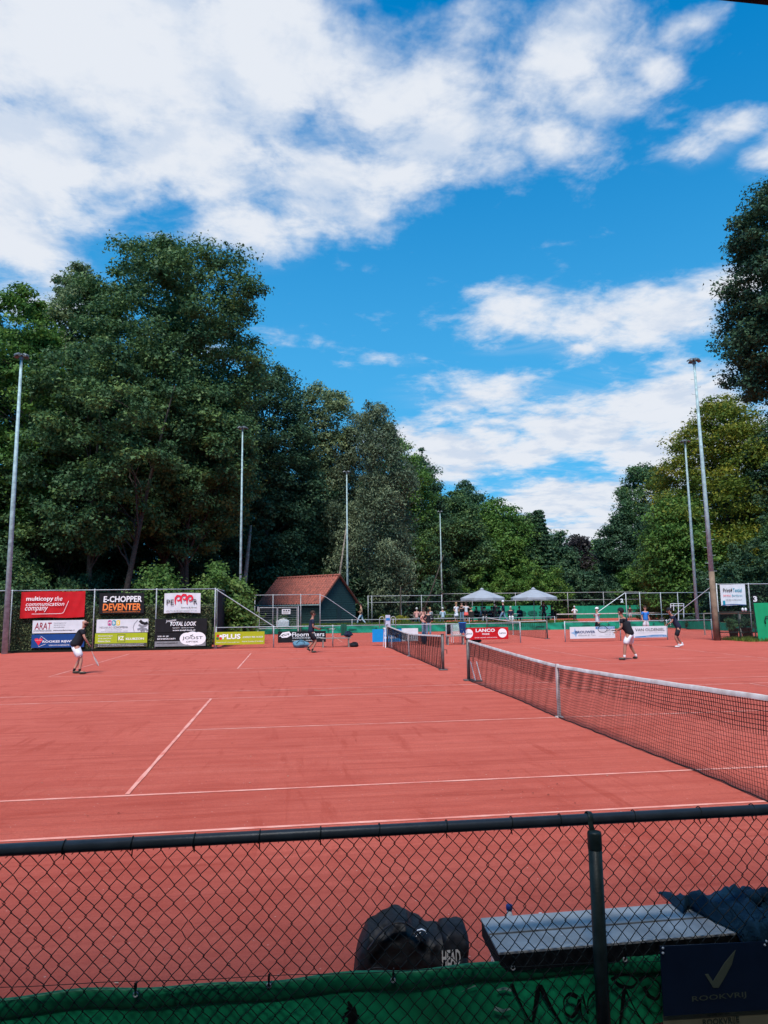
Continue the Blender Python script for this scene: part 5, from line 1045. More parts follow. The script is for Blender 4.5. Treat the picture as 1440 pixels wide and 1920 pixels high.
POSE = dict(
    stand=BASE,
    hips=P_(elL=(-.34, -.06, 1.16), wrL=(-.18, .06, 1.02), elR=(.34, -.06, 1.16), wrR=(.18, .06, 1.02)),
    talk=P_(elL=(-.27, .02, 1.16), wrL=(-.20, .24, 1.22), elR=(.25, -.02, 1.15), wrR=(.22, .14, 1.0)),
    wide=P_(elL=(-.34, -.02, 1.24), wrL=(-.52, .06, 1.30), elR=(.34, .0, 1.25), wrR=(.54, .08, 1.32)),
    walk=P_(knL=(-.10, .22, .52), anL=(-.10, .34, .12), toL=(-.10, .50, .13), knR=(.10, -.08, .48), anR=(.10, -.38, .16), toR=(.10, -.26, .04), elL=(-.22, -.12, 1.16), wrL=(-.18, .05, 1.02), elR=(.22, .05, 1.14), wrR=(.20, .24, 1.10)),
    old=lean_up(P_(pel=(0, -.06, .90), hiL=(-.10, -.05, .85), hiR=(.10, -.05, .85), knL=(-.14, .08, .47), anL=(-.15, -.10, .09), toL=(-.17, .08, .035), knR=(.14, .14, .47), anR=(.15, .10, .09), toR=(.17, .29, .035),
                   elL=(-.25, .12, 1.13), wrL=(-.16, .06, .93), elR=(.24, .22, 1.14), wrR=(.14, .34, .94)), 0, .13, -.02),
    run=lean_up(P_(pel=(0, 0, .88), hiL=(-.09, 0, .84), hiR=(.09, 0, .84), knL=(-.09, .16, .48), anL=(-.09, -.14, .20), toL=(-.09, -.02, .06), knR=(.09, .20, .48), anR=(.09, .02, .09), toR=(.09, .20, .035),
                   elL=(-.22, .02, 1.10), wrL=(-.12, .28, 1.02), elR=(.22, .04, 1.10), wrR=(.14, .34, 1.03)), 0, .06),
    ready=lean_up(P_(pel=(0, -.04, .86), hiL=(-.12, -.03, .82), hiR=(.12, -.03, .82), knL=(-.22, .06, .46), anL=(-.33, .05, .09), toL=(-.42, .20, .035), knR=(.26, .10, .46), anR=(.36, -.06, .09), toR=(.44, .10, .035),
                     elL=(-.30, .10, 1.12), wrL=(-.36, .26, .98), elR=(.20, .20, 1.10), wrR=(-.14, .34, .98)), -.10, .14, -.03),
    lunge=lean_up(P_(pel=(0, -.04, .84), hiL=(-.10, -.03, .80), hiR=(.10, -.03, .80), knL=(-.12, .16, .44), anL=(-.12, .02, .09), toL=(-.13, .20, .035), knR=(.12, .02, .42), anR=(.12, -.22, .14), toR=(.12, -.06, .05),
                     elL=(-.24, .30, 1.12), wrL=(-.18, .46, 1.02), elR=(.28, -.06, 1.14), wrR=(.26, -.16, .92)), 0, .24, -.06),
    sit=P_(pel=(0, 0, .50), wai=(0, .0, .68), che=(0, .03, .88), nec=(0, .05, 1.04), jaw=(0, .09, 1.13), hea=(0, .08, 1.23), shL=(-.175, .03, .97), shR=(.175, .03, .97), elL=(-.23, .05, .72), wrL=(-.16, .26, .66), elR=(.23, .05, .72), wrR=(.16, .26, .66),
           hiL=(-.10, .02, .47), hiR=(.10, .02, .47), knL=(-.13, .42, .47), knR=(.13, .42, .47), anL=(-.13, .40, .09), anR=(.13, .40, .09), toL=(-.14, .57, .035), toR=(.14, .57, .035)),
    point=P_(elL=(-.38, .10, 1.36), wrL=(-.60, .18, 1.40), elR=(.30, -.04, 1.18), wrR=(.24, .08, 1.30), knL=(-.14, .06, .49), knR=(.16, .02, .49), anR=(.17, -.04, .09), toR=(.2, .13, .035)))
def person(label, x, y, face, pose, H=1.76, skin='fair', hair='brown', top=None, bottom=None, legs='shorts', shoe=None, sock=None, z=0.0, cap=None, main=False, build=1.0, group='people on and around the courts', headturn=0.0, glasses=False, stripe=None):
    t = thing('person', label, 'person', (x, y, z), group); t.rotation_euler = (0, 0, -R(face)); k = H/1.76; t.scale = (k, k, k)
    J = POSE[pose] if isinstance(pose, str) else pose; J = {a: Vector(b_) for a, b_ in J.items()}
    sk = SKIN[skin]; bw = build
    mid = lambda a, b_, q=.5: J[a].lerp(J[b_], q)
    nodes = []; idx = {}; edges = []
    def nd(n, p, r): idx[n] = len(nodes); nodes.append((tuple(p), r)); return n
    def ln(*ns):
        for a, b_ in zip(ns[:-1], ns[1:]): edges.append((idx[a], idx[b_]))
    nd('pel', J['pel'], .115*bw); nd('wai', J['wai'], .105*bw); nd('che', J['che'], .125*bw); nd('up', mid('che', 'nec', .55), .095*bw); nd('nec', J['nec'], .052); nd('jaw', J['jaw'], .062); nd('hea', J['hea'], (.082, .094)); nd('crn', J['hea']+(J['hea']-J['jaw'])*.45, .060)
    ln('pel', 'wai', 'che', 'up', 'nec', 'jaw', 'hea', 'crn')
    for s in 'LR':
        nd('sh'+s, J['sh'+s], .060); nd('ua'+s, mid('sh'+s, 'el'+s), .046); nd('el'+s, J['el'+s], .036); nd('fa'+s, mid('el'+s, 'wr'+s, .35), .038); nd('wr'+s, J['wr'+s], .025)
        d = (J['wr'+s]-J['el'+s]).normalized(); nd('pa'+s, J['wr'+s]+d*.055, .032)
        ln('up', 'sh'+s, 'ua'+s, 'el'+s, 'fa'+s, 'wr'+s, 'pa'+s)
        nd('hi'+s, J['hi'+s], .090*bw); nd('th'+s, mid('hi'+s, 'kn'+s, .45), .080*bw); nd('kn'+s, J['kn'+s], .053); nd('ca'+s, mid('kn'+s, 'an'+s, .33), .056); nd('an'+s, J['an'+s], .034); nd('to'+s, J['to'+s], .034)
        ln('pel', 'hi'+s, 'th'+s, 'kn'+s, 'ca'+s, 'an'+s, 'to'+s)
        # fingers, curled
        side = Vector((1, 0, 0)) if abs(d.x) < .8 else Vector((0, 0, 1)); a = d.cross(side).normalized(); c_ = d.cross(a).normalized()
        if main:
            for q, l in ((-.024, .060), (-.008, .070), (.008, .066), (.024, .052)):
                p = J['wr'+s]+d*.085+a*q; n0 = nd(f'f{s}{q}', p, .009); n1_ = nd(f'g{s}{q}', p+d*l*.5+c_*.012, .008); n2_ = nd(f'h{s}{q}', p+d*l*.62+c_*.036, .007); ln('pa'+s, n0, n1_, n2_)
            n0 = nd('t0'+s, J['wr'+s]+d*.04+a*.035+c_*.01, .010); n1_ = nd('t1'+s, J['wr'+s]+d*.075+a*.048+c_*.028, .009); ln('pa'+s, n0, n1_)
    skin_obj('body', nodes, edges, sk, t, sub=1)
    # shirt
    if top is not None:
        N = [(J['pel']+Vector((0, 0, -.05)), .158*bw), (J['pel']+Vector((0, 0, .06)), .150*bw), (J['wai'], .140*bw), (J['che'], .150*bw), (mid('che', 'nec', .55), .112*bw)]; E = [(0, 1), (1, 2), (2, 3), (3, 4)]
        for s in 'LR':
            q = len(N); N += [(J['sh'+s], .078), (mid('sh'+s, 'el'+s, .62 if legs != 'trousers' else .98), .066)]; E += [(4, q), (q, q+1)]
            if legs == 'long': q2 = len(N); N += [(J['el'+s], .055), (mid('el'+s, 'wr'+s, .95), .042)]; E += [(q+1, q2), (q2, q2+1)]
        skin_obj('shirt', [(tuple(a), b_) for a, b_ in N], E, top, t)
    if bottom is not None:
        if legs in ('skirt', 'dress'):
            c = J['pel']; b = MB(); z1 = c.z+(.16 if legs == 'skirt' else .12); n = 20; V = []
            for rr, zz in ((.115, z1), (.15, z1-.14), (.19, z1-.30), (.23, z1-.44), (.225, z1-.44)):
                for q in range(n): a = 2*math.pi*q/n; w_ = rr*(1+.07*math.sin(a*6)*(z1-zz)*2); V.append((c.x+w_*math.cos(a), c.y+w_*math.sin(a)*.85, zz))
            b.add(V, [(i*n+q, i*n+(q+1) % n, (i+1)*n+(q+1) % n, (i+1)*n+q) for i in range(4) for q in range(n)]); me = bpy.data.meshes.new('skirt'); me.from_pydata(np.concatenate(b.v).tolist(), [], b.f); me.materials.append(bottom); me.polygons.foreach_set('use_smooth', [True]*len(me.polygons)); o = bpy.data.objects.new('skirt', me); COL.objects.link(o); o.parent = t
        else:
            full = legs in ('trousers', 'long'); N = [(J['pel']+Vector((0, 0, .10)), .128*bw), (J['pel'], .132*bw)]; E = [(0, 1)]
            for s in 'LR':
                q = len(N)
                if full: N += [(J['hi'+s], .108*bw), (J['kn'+s], .078), (mid('kn'+s, 'an'+s, .9), .062)]; E += [(1, q), (q, q+1), (q+1, q+2)]
                else: N += [(J['hi'+s], .112*bw), (mid('hi'+s, 'kn'+s, .5), .106*bw), (mid('hi'+s, 'kn'+s, .88), .100*bw)]; E += [(1, q), (q, q+1), (q+1, q+2)]
            skin_obj('trousers' if full else 'shorts', [(tuple(a), b_) for a, b_ in N], E, bottom, t)
    def ellips(name, p, r, m, sub=None, keep=None):
        b = MB(); b.ball((0, 0, 0), r, 14, 10); V = np.concatenate(b.v); F = b.f
        if keep: F = [f for f in F if keep(V[list(f)].mean(0))]
        me = bpy.data.meshes.new(name); me.from_pydata((V+np.array(p)).tolist(), [], F); me.materials.append(m); me.polygons.foreach_set('use_smooth', [True]*len(me.polygons)); o = bpy.data.objects.new(name, me); COL.objects.link(o); o.parent = sub or t; return o
    hd = J['hea']+(J['hea']-J['jaw'])*.18
    if HAIR.get(hair): ellips('hair', hd+Vector((0, -.014, .012)), (.098, .112, .112), HAIR[hair], keep=lambda c: c[2] > .0 or (c[1] < -.02 and c[2] > -.075))
    if hair == 'blond' or (legs in ('skirt', 'dress')):
        ellips('ponytail', hd+Vector((0, -.12, -.05)), (.035, .04, .10), HAIR[hair])
    if cap is not None:
        ellips('cap', hd+Vector((0, -.006, .016)), (.104, .118, .112), cap, keep=lambda c: c[2] > .01)
        b = MB(); 
    if main or True:
        b0 = hd
        ellips('nose', b0+Vector((0, .098, -.045)), (.013, .020, .022), sk)
        for s in (-1, 1):
            ellips('eye', b0+Vector((s*.032, .083, -.022)), (.012, .010, .008), HAIR['dark']); ellips('ear', b0+Vector((s*.092, 0, -.04)), (.012, .022, .032), sk)
        if main: ellips('mouth', b0+Vector((0, .086, -.085)), (.022, .010, .006), mat('lips', (.30, .09, .08)))
        if hair == 'bald': ellips('beard', b0+Vector((0, .028, -.085)), (.074, .075, .060), HAIR['brown'], keep=lambda c: c[2] < .02 and c[1] > -.02)
        if glasses:
            g_ = ellips('sunglasses', b0+Vector((0, .074, -.020)), (.075, .028, .018), MATS['black ink'])
    if shoe is not None:
        for s in 'LR':
            a, b_ = J['an'+s], J['to'+s]; d = (b_-a); d.z = 0; d = d.normalized() if d.length > 0 else Vector((0, 1, 0)); N = [(tuple(a-d*.035+Vector((0, 0, -.035))), .043), (tuple(a+d*.05+Vector((0, 0, -.036))), .047), (tuple(b_+Vector((0, 0, .008))+d*.02), .040)]
            sh_ = skin_obj('shoe', N, [(0, 1), (1, 2)], shoe, t); 
            if sock is not None: skin_obj('sock', [(tuple(a-Vector((0, 0, .02))), .042), (tuple(mid('an'+s, 'kn'+s, .30)), .048)], [(0, 1)], sock, t)
    return t, J
def to_world(t, J, key): 
    a = t.rotation_euler.z; c, s = math.cos(a), math.sin(a); v = Vector(J[key])*t.scale.x; return Vector((t.location.x+v.x*c-v.y*s, t.location.y+v.x*s+v.y*c, t.location.z+v.z))
def racket(label, p, d, n, m=None):
    """handle end at p, shaft along d, face normal n"""
    d = Vector(d).normalized(); n = Vector(n); n = (n-d*n.dot(d)).normalized(); w = d.cross(n); p = Vector(p); m = m or MATS['black ink']; t = thing('tennis_racket', label, 'racket', p, 'tennis rackets')
    b = MB(); b.tube([p-d*.03, p+d*.17], .016, 8); b.build('handle', MATS['black board'], t, True)
    c = p+d*.52; P = [c+d*(.165*math.cos(a))+w*(.125*math.sin(a)) for a in np.linspace(0, 2*math.pi, 29)]; b = MB(); b.tube(P, .010, 6, cap=False); b.tube([p+d*.16, p+d*.25, p+d*.39+w*.07], .008, 5); b.tube([p+d*.16, p+d*.25, p+d*.39-w*.07], .008, 5); b.build('frame', m, t, True)
    P0 = []; P1 = []
    for q in np.linspace(-.11, .11, 12): h = .165*math.sqrt(max(0, 1-(q/.125)**2)); P0.append(c+w*q-d*h); P1.append(c+w*q+d*h)
    for q in np.linspace(-.15, .15, 14): h = .125*math.sqrt(max(0, 1-(q/.165)**2)); P0.append(c+d*q-w*h); P1.append(c+d*q+w*h)
    wires('strings', P0, P1, .0011, MATS['soiled white'], t); return t
shoeD = mat('dark shoe', (.05, .05, .04), .6); shoeW = mat('white shoe', (.65, .65, .65), .6)
g = gp(143, 1264)
pt, J = person('bald man in black polo and white shorts standing in front of the hedge boards', g[0], g[1], 78, 'old', 1.72, 'fair', 'bald', cblack, cwhite, 'shorts', shoeD, cblack, main=True, build=1.3)
h = to_world(pt, J, 'wrR'); racket('racket pointing down, held by the bald man in black polo', h+Vector((.02, 0, -.06)), (.42, -.05, -.85), (1, .12, .5), mat('pale racket', (.5, .42, .38)))
g = gp(583, 1224); pt, J = person('man in dark navy sports kit with sunglasses running right before the black board', g[0], g[1], 80, 'run', 1.80, 'tan', 'brown', cnavy, cblack, 'shorts', shoeD, cblack, main=True, glasses=True)
h = to_world(pt, J, 'wrR'); racket('racket held level in front of the running man', h+Vector((.05, 0, 0)), (1, .1, -.05), (.1, .5, 1))
g = gp(1182, 1237); pt, J = person('man in black cap, black shirt and white shorts seen from behind in wide stance', g[0], g[1], -38, 'ready', 1.82, 'tan', 'dark', cblack, cwhite, 'shorts', shoeD, cwhite, main=True, cap=cblack, build=1.08)
h = to_world(pt, J, 'wrR'); racket('racket pointing left, held by the man in black cap', h+Vector((-.03, 0.0, 0)), (-1, .05, .12), (.0, 1, .35))
g = gp(1273, 1214); pt, J = person('man in navy shirt and white shoes bending forward near the brown footed mast', g[0], g[1], -78, 'lunge', 1.80, 'tan', 'dark', cnavy, cblack, 'shorts', shoeW, cwhite, main=True, cap=cblack)
h = to_world(pt, J, 'wrL'); racket('racket held low by the bending man near the mast', h, (-.5, -.3, .25), (.0, 1, .5))
def pp(label, u, v, Y, face, pose, H, z=0.0, **k):       # v is the height of the crown of the head in the photograph, used only to check
    x = xat(u, v, Y); return person(label, x, Y, face, pose, H, z=z, **k)
pp('man in bright blue shirt facing the camera behind the right white board', 1209, 1140, 29.5, 178, 'stand', 1.80, hair='brown', top=cblue, bottom=cwhite, legs='shorts', shoe=shoeW, build=1.1)
pt, J = pp('boy in light grey shirt and dark shorts with outstretched arm, behind the board fence', 1119, 1137, 29.0, -100, 'point', 1.74, hair='dark', top=clgrey, bottom=cblack, legs='shorts', shoe=shoeW, cap=cwhite)
h = to_world(pt, J, 'wrR'); racket('racket raised behind the head of the boy in grey', h, (.35, .1, .5), (0, 1, .2))
pp('man in white shirt and cap standing beyond the far net', 1077, 1139, 68, 20, 'hips', 1.76, hair='grey', top=cwhite, bottom=cnavy, legs='trousers', shoe=shoeD, cap=cwhite)
pp('man in maroon shirt and white shorts near the framed backdrop', 1181, 1138, 62, 0, 'stand', 1.76, hair='brown', top=cmaroon, bottom=cwhite, legs='shorts', shoe=shoeW)
TZ = .5
pp('person in tan jacket and jeans walking left beside the shed corner', 677, 1134, 45.2, -75, 'walk', 1.74, TZ, hair='dark', top=ctan, bottom=clblue, legs='long', shoe=shoeW)
pp('woman in white tennis dress standing left of the left parasol', 855, 1128, 46.0, 150, 'talk', 1.74, TZ, hair='blond', top=cwhite, bottom=cwhite, legs='dress', shoe=shoeW)
pp('man in black shirt and jeans between the two women in sportswear', 865.5, 1128, 46.6, 200, 'talk', 1.78, TZ, hair='dark', top=cblack, bottom=cjean, legs='trousers', shoe=shoeD)
pp('woman in white top and coral skirt with arms spread', 873.5, 1128, 45.8, 10, 'wide', 1.74, TZ, hair='brown', top=clgrey, bottom=cred, legs='skirt', shoe=shoeW)
pp('standing person all in black under the left parasol', 928.5, 1131, 47.2, 0, 'stand', 1.72, TZ, hair='dark', top=cblack, bottom=cblack, legs='long', shoe=shoeD)
pp('tall man in dark jacket and white cap standing right of the left parasol', 943, 1127, 46.5, -60, 'walk', 1.85, TZ, hair='grey', top=cnavy, bottom=cjean, legs='long', shoe=shoeW, cap=cwhite)
pp('person in dark maroon clothes standing under the right parasol', 1019, 1130, 47.0, 200, 'hips', 1.76, TZ, hair='dark', top=cmaroon, bottom=cblack, legs='long', shoe=shoeD, build=1.15)
pp('person in dark jacket with pink top, front of the low fence left of the net', 794, 1143, 34.5, 150, 'talk', 1.70, hair='brown', top=cpink, bottom=cjean, legs='trousers', shoe=shoeD)
pp('person in black jacket and jeans standing with back turned beside the pink top', 803, 1142, 34.0, 20, 'hips', 1.74, hair='dark', top=cblack, bottom=cjean, legs='long', shoe=shoeD, build=1.1)
sit_ = [('grey haired sitter in pink shirt, leftmost on the terrace benches', 781, 47, 20, cpink, 'grey', cgrey, 'tan'), ('sitter in pale pink top with brown hair next to the grey haired one', 793, 47.5, 10, cpink, 'brown', cgrey, 'fair'), ('blond sitter in grey top behind the black jacketed person', 806.5, 47.5, -10, cgrey, 'blond', cnavy, 'fair'),
        ('grey haired sitter in light blue shirt right of the distant mast', 830, 47, 0, clblue, 'grey', cgrey, 'fair'), ('sitter all in black right of the coral skirt', 883, 47, 15, cblack, 'dark', cblack, 'fair'), ('white topped sitter beside the left parasol pole', 901, 48.2, 120, clgrey, 'grey', cnavy, 'fair'),
        ('dark dressed sitter right of the left parasol pole', 909, 47.6, 200, cblack, 'brown', cgrey, 'fair'), ('sitter in maroon jacket at the parasol table', 921, 48.4, 180, cmaroon, 'dark', cnavy, 'tan'), ('sitter in navy jacket turned to the parasol table', 937, 48.2, -120, cnavy, 'brown', cnavy, 'tan'),
        ('grey haired sitter in dark vest holding something white', 957, 47.6, 190, cnavy, 'grey', cwhite, 'fair'), ('dark dressed sitter beyond the right parasol pole', 1036, 47.2, -90, cblack, 'brown', cblack, 'tan')]
sit_ += [('dark dressed sitter deep under the left parasol, behind the pole', 904.5, 49.8, 160, cblack, 'dark', cnavy, 'tan'), ('navy dressed sitter behind the maroon jacket sitter', 925, 49.9, 170, cnavy, 'brown', cblack, 'fair'), ('black dressed sitter far left under the left parasol', 892, 49.7, 150, cblack, 'brown', cblack, 'tan'), ('navy dressed sitter at the table between the parasols', 974, 48.6, -150, cnavy, 'dark', cnavy, 'tan')]
for (lab, u, Y, fa, tp, hr, bt, sk_) in sit_: pp(lab, u, 1140, Y, fa, 'sit', 1.76, TZ+.02, hair=hr, top=tp, bottom=bt, legs='long', shoe=shoeD, skin=sk_)
# seats, tables, parasols
wood_ = mat('grey picnic wood', (.22, .21, .19), .8, 0, .3, 8)
def picnic(label, u, Y):
    x = xat(u, 1150, Y); t = thing('picnic_bench', label, 'bench', (x, Y, TZ), 'picnic benches on the terrace')
    for q in (-.27, -.09, .09, .27): b = MB(); b.box((x, Y+q, TZ+.74), (1.9, .16, .04)); b.build('table_plank', wood_, t)
    for s in (-1, 1):
        b = MB(); b.box((x, Y+s*.62, TZ+.44), (1.9, .26, .04)); b.build('seat', wood_, t)
        for q in (-.3, .3): b = MB(); b.tube([(x+s*.7, Y+q*.9, TZ+.72), (x+s*.7, Y+q*2.3, TZ)], .035, 6); b.build('leg', wood_, t)
        b = MB(); b.box((x+s*.7, Y, TZ+.41), (.05, 1.4, .06)); b.build('crossbar', wood_, t)
picnic('picnic bench with three sitters left of the light blue sitter', 790, 48.0); picnic('picnic bench where the grey haired light blue sitter sits', 835, 48.0); picnic('picnic bench behind the coral skirt woman', 885, 48.3)
def chair(label, x, y, rz):
    t = thing('terrace_chair', label, 'chair', (x, y, TZ), 'chairs on the terrace'); c, s = math.cos(rz), math.sin(rz); L = lambda a, b_, z: (x+a*c-b_*s, y+a*s+b_*c, TZ+z); m = MATS['dark trim']
    b = MB(); b.box(L(0, 0, .44), (.46, .46, .04), rz); b.build('seat', m, t); b = MB(); b.box(L(0, -.23, .72), (.46, .03, .45), rz); b.build('backrest', m, t)
    for a in (-.2, .2):
        for d in (-.2, .2): b = MB(); b.tube([L(a, d, .42), L(a*1.1, d*1.1, 0)], .014, 5); b.build('leg', greysteel, t)
for (lab, u, Y, fa) in (('dark chair under the sitter all in black', 883, 47, 15), ('dark chair under the white topped sitter', 901, 48.2, 120), ('dark chair under the dark dressed sitter by the left pole', 909, 47.6, 200), ('dark chair under the maroon jacket sitter', 921, 48.4, 180), ('dark chair under the navy jacket sitter', 937, 48.2, -120), ('dark chair under the sitter in dark vest', 957, 47.6, 190), ('dark chair under the sitter beyond the right pole', 1036, 47.2, -90), ('dark chair deep under the left parasol behind the pole', 904.5, 49.8, 160), ('dark chair behind the maroon jacket sitter', 925, 49.9, 170), ('dark chair far left under the left parasol', 892, 49.7, 150), ('dark chair at the table between the parasols', 974, 48.6, -150)):
    chair(lab, xat(u, 1140, Y), Y, -R(fa))
def table(label, u, Y):
    x = xat(u, 1150, Y); t = thing('terrace_table', label, 'table', (x, Y, TZ), 'tables under the parasols'); b = MB(); b.lathe((x, Y, TZ+.70), [(.45, 0), (.46, .02), (.45, .04)], 20); b.build('tabletop', offw, t); b = MB(); b.tube([(x, Y, TZ), (x, Y, TZ+.7)], .04, 8); b.build('leg', greysteel, t)
    b = MB(); b.lathe((x, Y, TZ), [(.25, 0), (.22, .03), (.05, .04)], 16); b.build('base', greysteel, t)
table('round table beside the left parasol pole', 914, 48.6); table('round table right of the right parasol pole', 1024, 47.8); table('small pale table between the parasols', 966, 48.0)
par = mat('grey parasol canvas', (.30, .32, .36), .8, 0, .06, 2)
def parasol(label, u, Y, vt, ve, wpx):
    x = xat(u, 1110, Y); zt = float(yp(u, vt, Y)[2]); ze = float(yp(u, ve, Y)[2]); rr = wpx/2/ppm(Y); t = thing('parasol', label, 'parasol', (x, Y, TZ), 'grey parasols on the terrace'); n = 8; V = []; F = []
    ring = []
    for k, q in enumerate((0.04, .35, .7, 1.0)):
        row = []
        for i in range(48):
            a = 2*math.pi*i/48+.2; seg = (i % 6)/6; sag = 1-.07*math.sin(seg*math.pi)*q; z = zt-(zt-ze)*q**1.05-.04*math.sin(seg*math.pi)*q; row.append((x+rr*q*sag*math.cos(a), Y+rr*q*sag*math.sin(a), z))
        row.append(row[0]); ring.append(row)
    b = MB(); b.grid(ring); c_ = b.build('canopy', par, t, False)
    b = MB(); b.grid([[(p[0], p[1], p[2]) for p in ring[-1]], [(x+(p[0]-x)*1.004, Y+(p[1]-Y)*1.004, p[2]-.24+.07*abs(math.sin(i/6*math.pi))) for i, p in enumerate(ring[-1])]]); b.build('valance', par, c_)
    b = MB(); b.lathe((x, Y, zt-.02), [(.22, -.04), (.16, .06), (.05, .14)], 12); b.build('top_vent', par, c_, True)
    b = MB(); b.tube([(x, Y, TZ), (x, Y, zt)], .035, 8); b.build('pole', galv, t, True)
    for i in range(8): a = 2*math.pi*i/8+.2; b = MB(); b.tube([(x+.06*math.cos(a), Y+.06*math.sin(a), zt-.75), (x+rr*.6*math.cos(a), Y+rr*.6*math.sin(a), zt-(zt-ze)*.6-.05)], .012, 4); b.build('rib', galv, t)
    b = MB(); b.box((x, Y, TZ+.06), (.8, .8, .12)); b.build('base', mat('concrete', (.28, .27, .26), .9), t)
parasol('left grey parasol with scalloped edge over the terrace', 903.5, 48.6, 1105, 1121, 88); parasol('right grey parasol with scalloped edge over the terrace', 1000, 47.6, 1104, 1120, 90)

# ------------------------------------------------------------------ small things round the courts
def court_bench(label, u0, u1, Y, backed=False):
    x0, x1 = xat(u0, 1195, Y), xat(u1, 1195, Y); t = thing('court_bench', label, 'bench', ((x0+x1)/2, Y, 0), 'plain benches beside the courts')
    for q in (-.10, .10): b = MB(); b.box(((x0+x1)/2, Y+q, .45), (x1-x0, .18, .04)); b.build('plank', wood_, t)
    for x in (x0+.12, x1-.12):
        for q in (-.12, .12): b = MB(); b.box((x, Y+q, .215), (.06, .05, .43)); b.build('leg', wood_, t)
court_bench('plain bench between the running man and the hanging green cloth', 601, 658, 23.6); court_bench('plain bench left of the red board', 835, 872, 23.6)
x0 = xat(639, 1180, 24.05); x1 = xat(650, 1180, 24.05); t = thing('green_cloth', 'dark green cloth hanging over the low fence rail', 'cloth', ((x0+x1)/2, 24.05, .5)); b = MB(); b.grid([[(x, 24.05+.015*math.sin(x*40)-(.02 if z < 1.1 else 0), z) for z in np.linspace(.55, 1.12, 8)] for x in np.linspace(x0, x1, 16)]); b.grid([[(x, 24.28+.01*math.sin(x*40), z) for z in (.8, 1.12)] for x in np.linspace(x0, x1, 8)]); b.build('hanging_cloth', cloth('dark green', (.012, .07, .045)), t, True)
def lump(name, label, cat, u, v, Y, w, h, d, m, seed, z=0.0):
    x = xat(u, v, Y); t = thing(name, label, cat, (x, Y, z)); b = MB(); n, mm = 20, 12; V = []; rows = []
    for i in range(mm+1):
        ph_ = math.pi*i/mm; row = []
        for j in range(n+1):
            a = 2*math.pi*(j % n)/n; dx_, dy_, dz_ = math.sin(ph_)*math.cos(a), math.sin(ph_)*math.sin(a), -math.cos(ph_); f = 1+.35*nz3(dx_*1.7+seed, dy_*1.7, dz_*1.7)
            row.append((x+w/2*dx_*f, Y+d/2*dy_*f, z+max(0, h*(.5+.5*dz_*f))))
        rows.append(row)
    b.grid(rows); b.build('bag_body', m, t, True); b = MB(); b.tube([(x-w*.25, Y-d*.3, z+h*.6), (x-w*.1, Y-d*.42, z+h*1.02), (x+w*.15, Y-d*.42, z+h*.95), (x+w*.25, Y-d*.3, z+h*.5)], .014, 5); b.build('strap', black, t, True); return t
lump('sports_bag', 'blue grey bag lying by the black board behind the running man', 'bag', 564, 1203, 23.7, .85, .36, .45, cloth('blue grey', (.10, .22, .30)), 1)
lump('sports_bag', 'dark navy bag on the bench under the green cloth', 'bag', 653, 1190, 23.6, .40, .32, .3, cnavy, 2, .47)
lump('sports_bag', 'black bag on the clay right of the bench', 'bag', 663, 1205, 23.5, .50, .24, .35, cblack, 3)
lump('backpack', 'dark blue backpack standing behind the second net', 'bag', 795, 1197, 24.8, .30, .62, .25, cloth('deep blue', (.02, .06, .14)), 4)
lump('sports_bag', 'black bag behind the red board post', 'bag', 893, 1202, 24.6, .55, .28, .3, cblack, 5)
lump('backpack', 'dark backpack left of the ball basket', 'bag', 841, 1177, 25.6, .30, .55, .25, cblack, 6, .45)
# umpire chair
xu = xat(727, 1190, 22.6); t = thing('umpire_chair', 'low white umpire chair with hooped arms beside the second net post', 'chair', (xu, 22.6, 0))
for s in (-1, 1):
    b = MB(); b.tube([(xu+s*.16, 22.3, 0), (xu+s*.14, 22.5, .9)], .022, 6); b.build('leg', white, t); b = MB(); b.tube([(xu+s*.16, 23.1, 0), (xu+s*.14, 22.9, .9)], .022, 6); b.build('leg', white, t)
    b = MB(); b.tube([(xu+s*.16, 22.6, .9)]+[(xu+s*(.16+.12+.12*-math.cos(a)), 22.6, 1.35+.14*math.sin(a)) for a in np.linspace(0, math.pi, 9)]+[(xu+s*.40, 22.6, .95)], .016, 6); b.build('armrest', galv, t, True)
b = MB(); b.box((xu, 22.7, .92), (.40, .42, .04)); b.build('seat', white, t); b = MB(); b.box((xu, 22.48, 1.25), (.24, .03, .62)); b.build('backrest', cloth('lilac white', (.5, .5, .62)), t, bevel=.01)
b = MB(); b.box((xu, 22.46, 1.36), (.20, .01, .12)); b.build('printed_field', midblue, t)
# bin, basket
xb_ = xat(867, 1176, 24.0); t = thing('waste_bin', 'blue waste bin fixed to the low fence left of the red board', 'bin', (xb_, 24.0, .55)); b = MB(); b.lathe((xb_, 24.0, .58), [(.15, 0), (.19, .50), (.21, .51), (.21, .54), (.17, .54), (.13, .02)], 16); b.build('bin_body', cblue, t, True); b = MB(); b.tube([(xb_, 24.15, 0), (xb_, 24.15, 1.0)], .03, 8); b.build('post', galv, t)
xc = xat(856, 1190, 24.9); t = thing('ball_basket', 'white mesh ball trolley behind the low fence beside the blue bin', 'trolley', (xc, 24.9, 0))
P0 = []; P1 = []
for k in range(10):
    q = -.25+.5*k/9
    for s in (-1, 1): P0.append((xc+q, 24.9+s*.25, .45)); P1.append((xc+q, 24.9+s*.25, 1.0)); P0.append((xc+s*.25, 24.9+q, .45)); P1.append((xc+s*.25, 24.9+q, 1.0))
for z in np.linspace(.45, 1.0, 10):
    for s in (-1, 1): P0.append((xc-.25, 24.9+s*.25, z)); P1.append((xc+.25, 24.9+s*.25, z)); P0.append((xc+s*.25, 24.65, z)); P1.append((xc+s*.25, 25.15, z))
wires('basket_wire', P0, P1, .006, white, t); b = MB(); b.box((xc, 24.9, .46), (.5, .5, .02)); b.build('tray', offw, t)
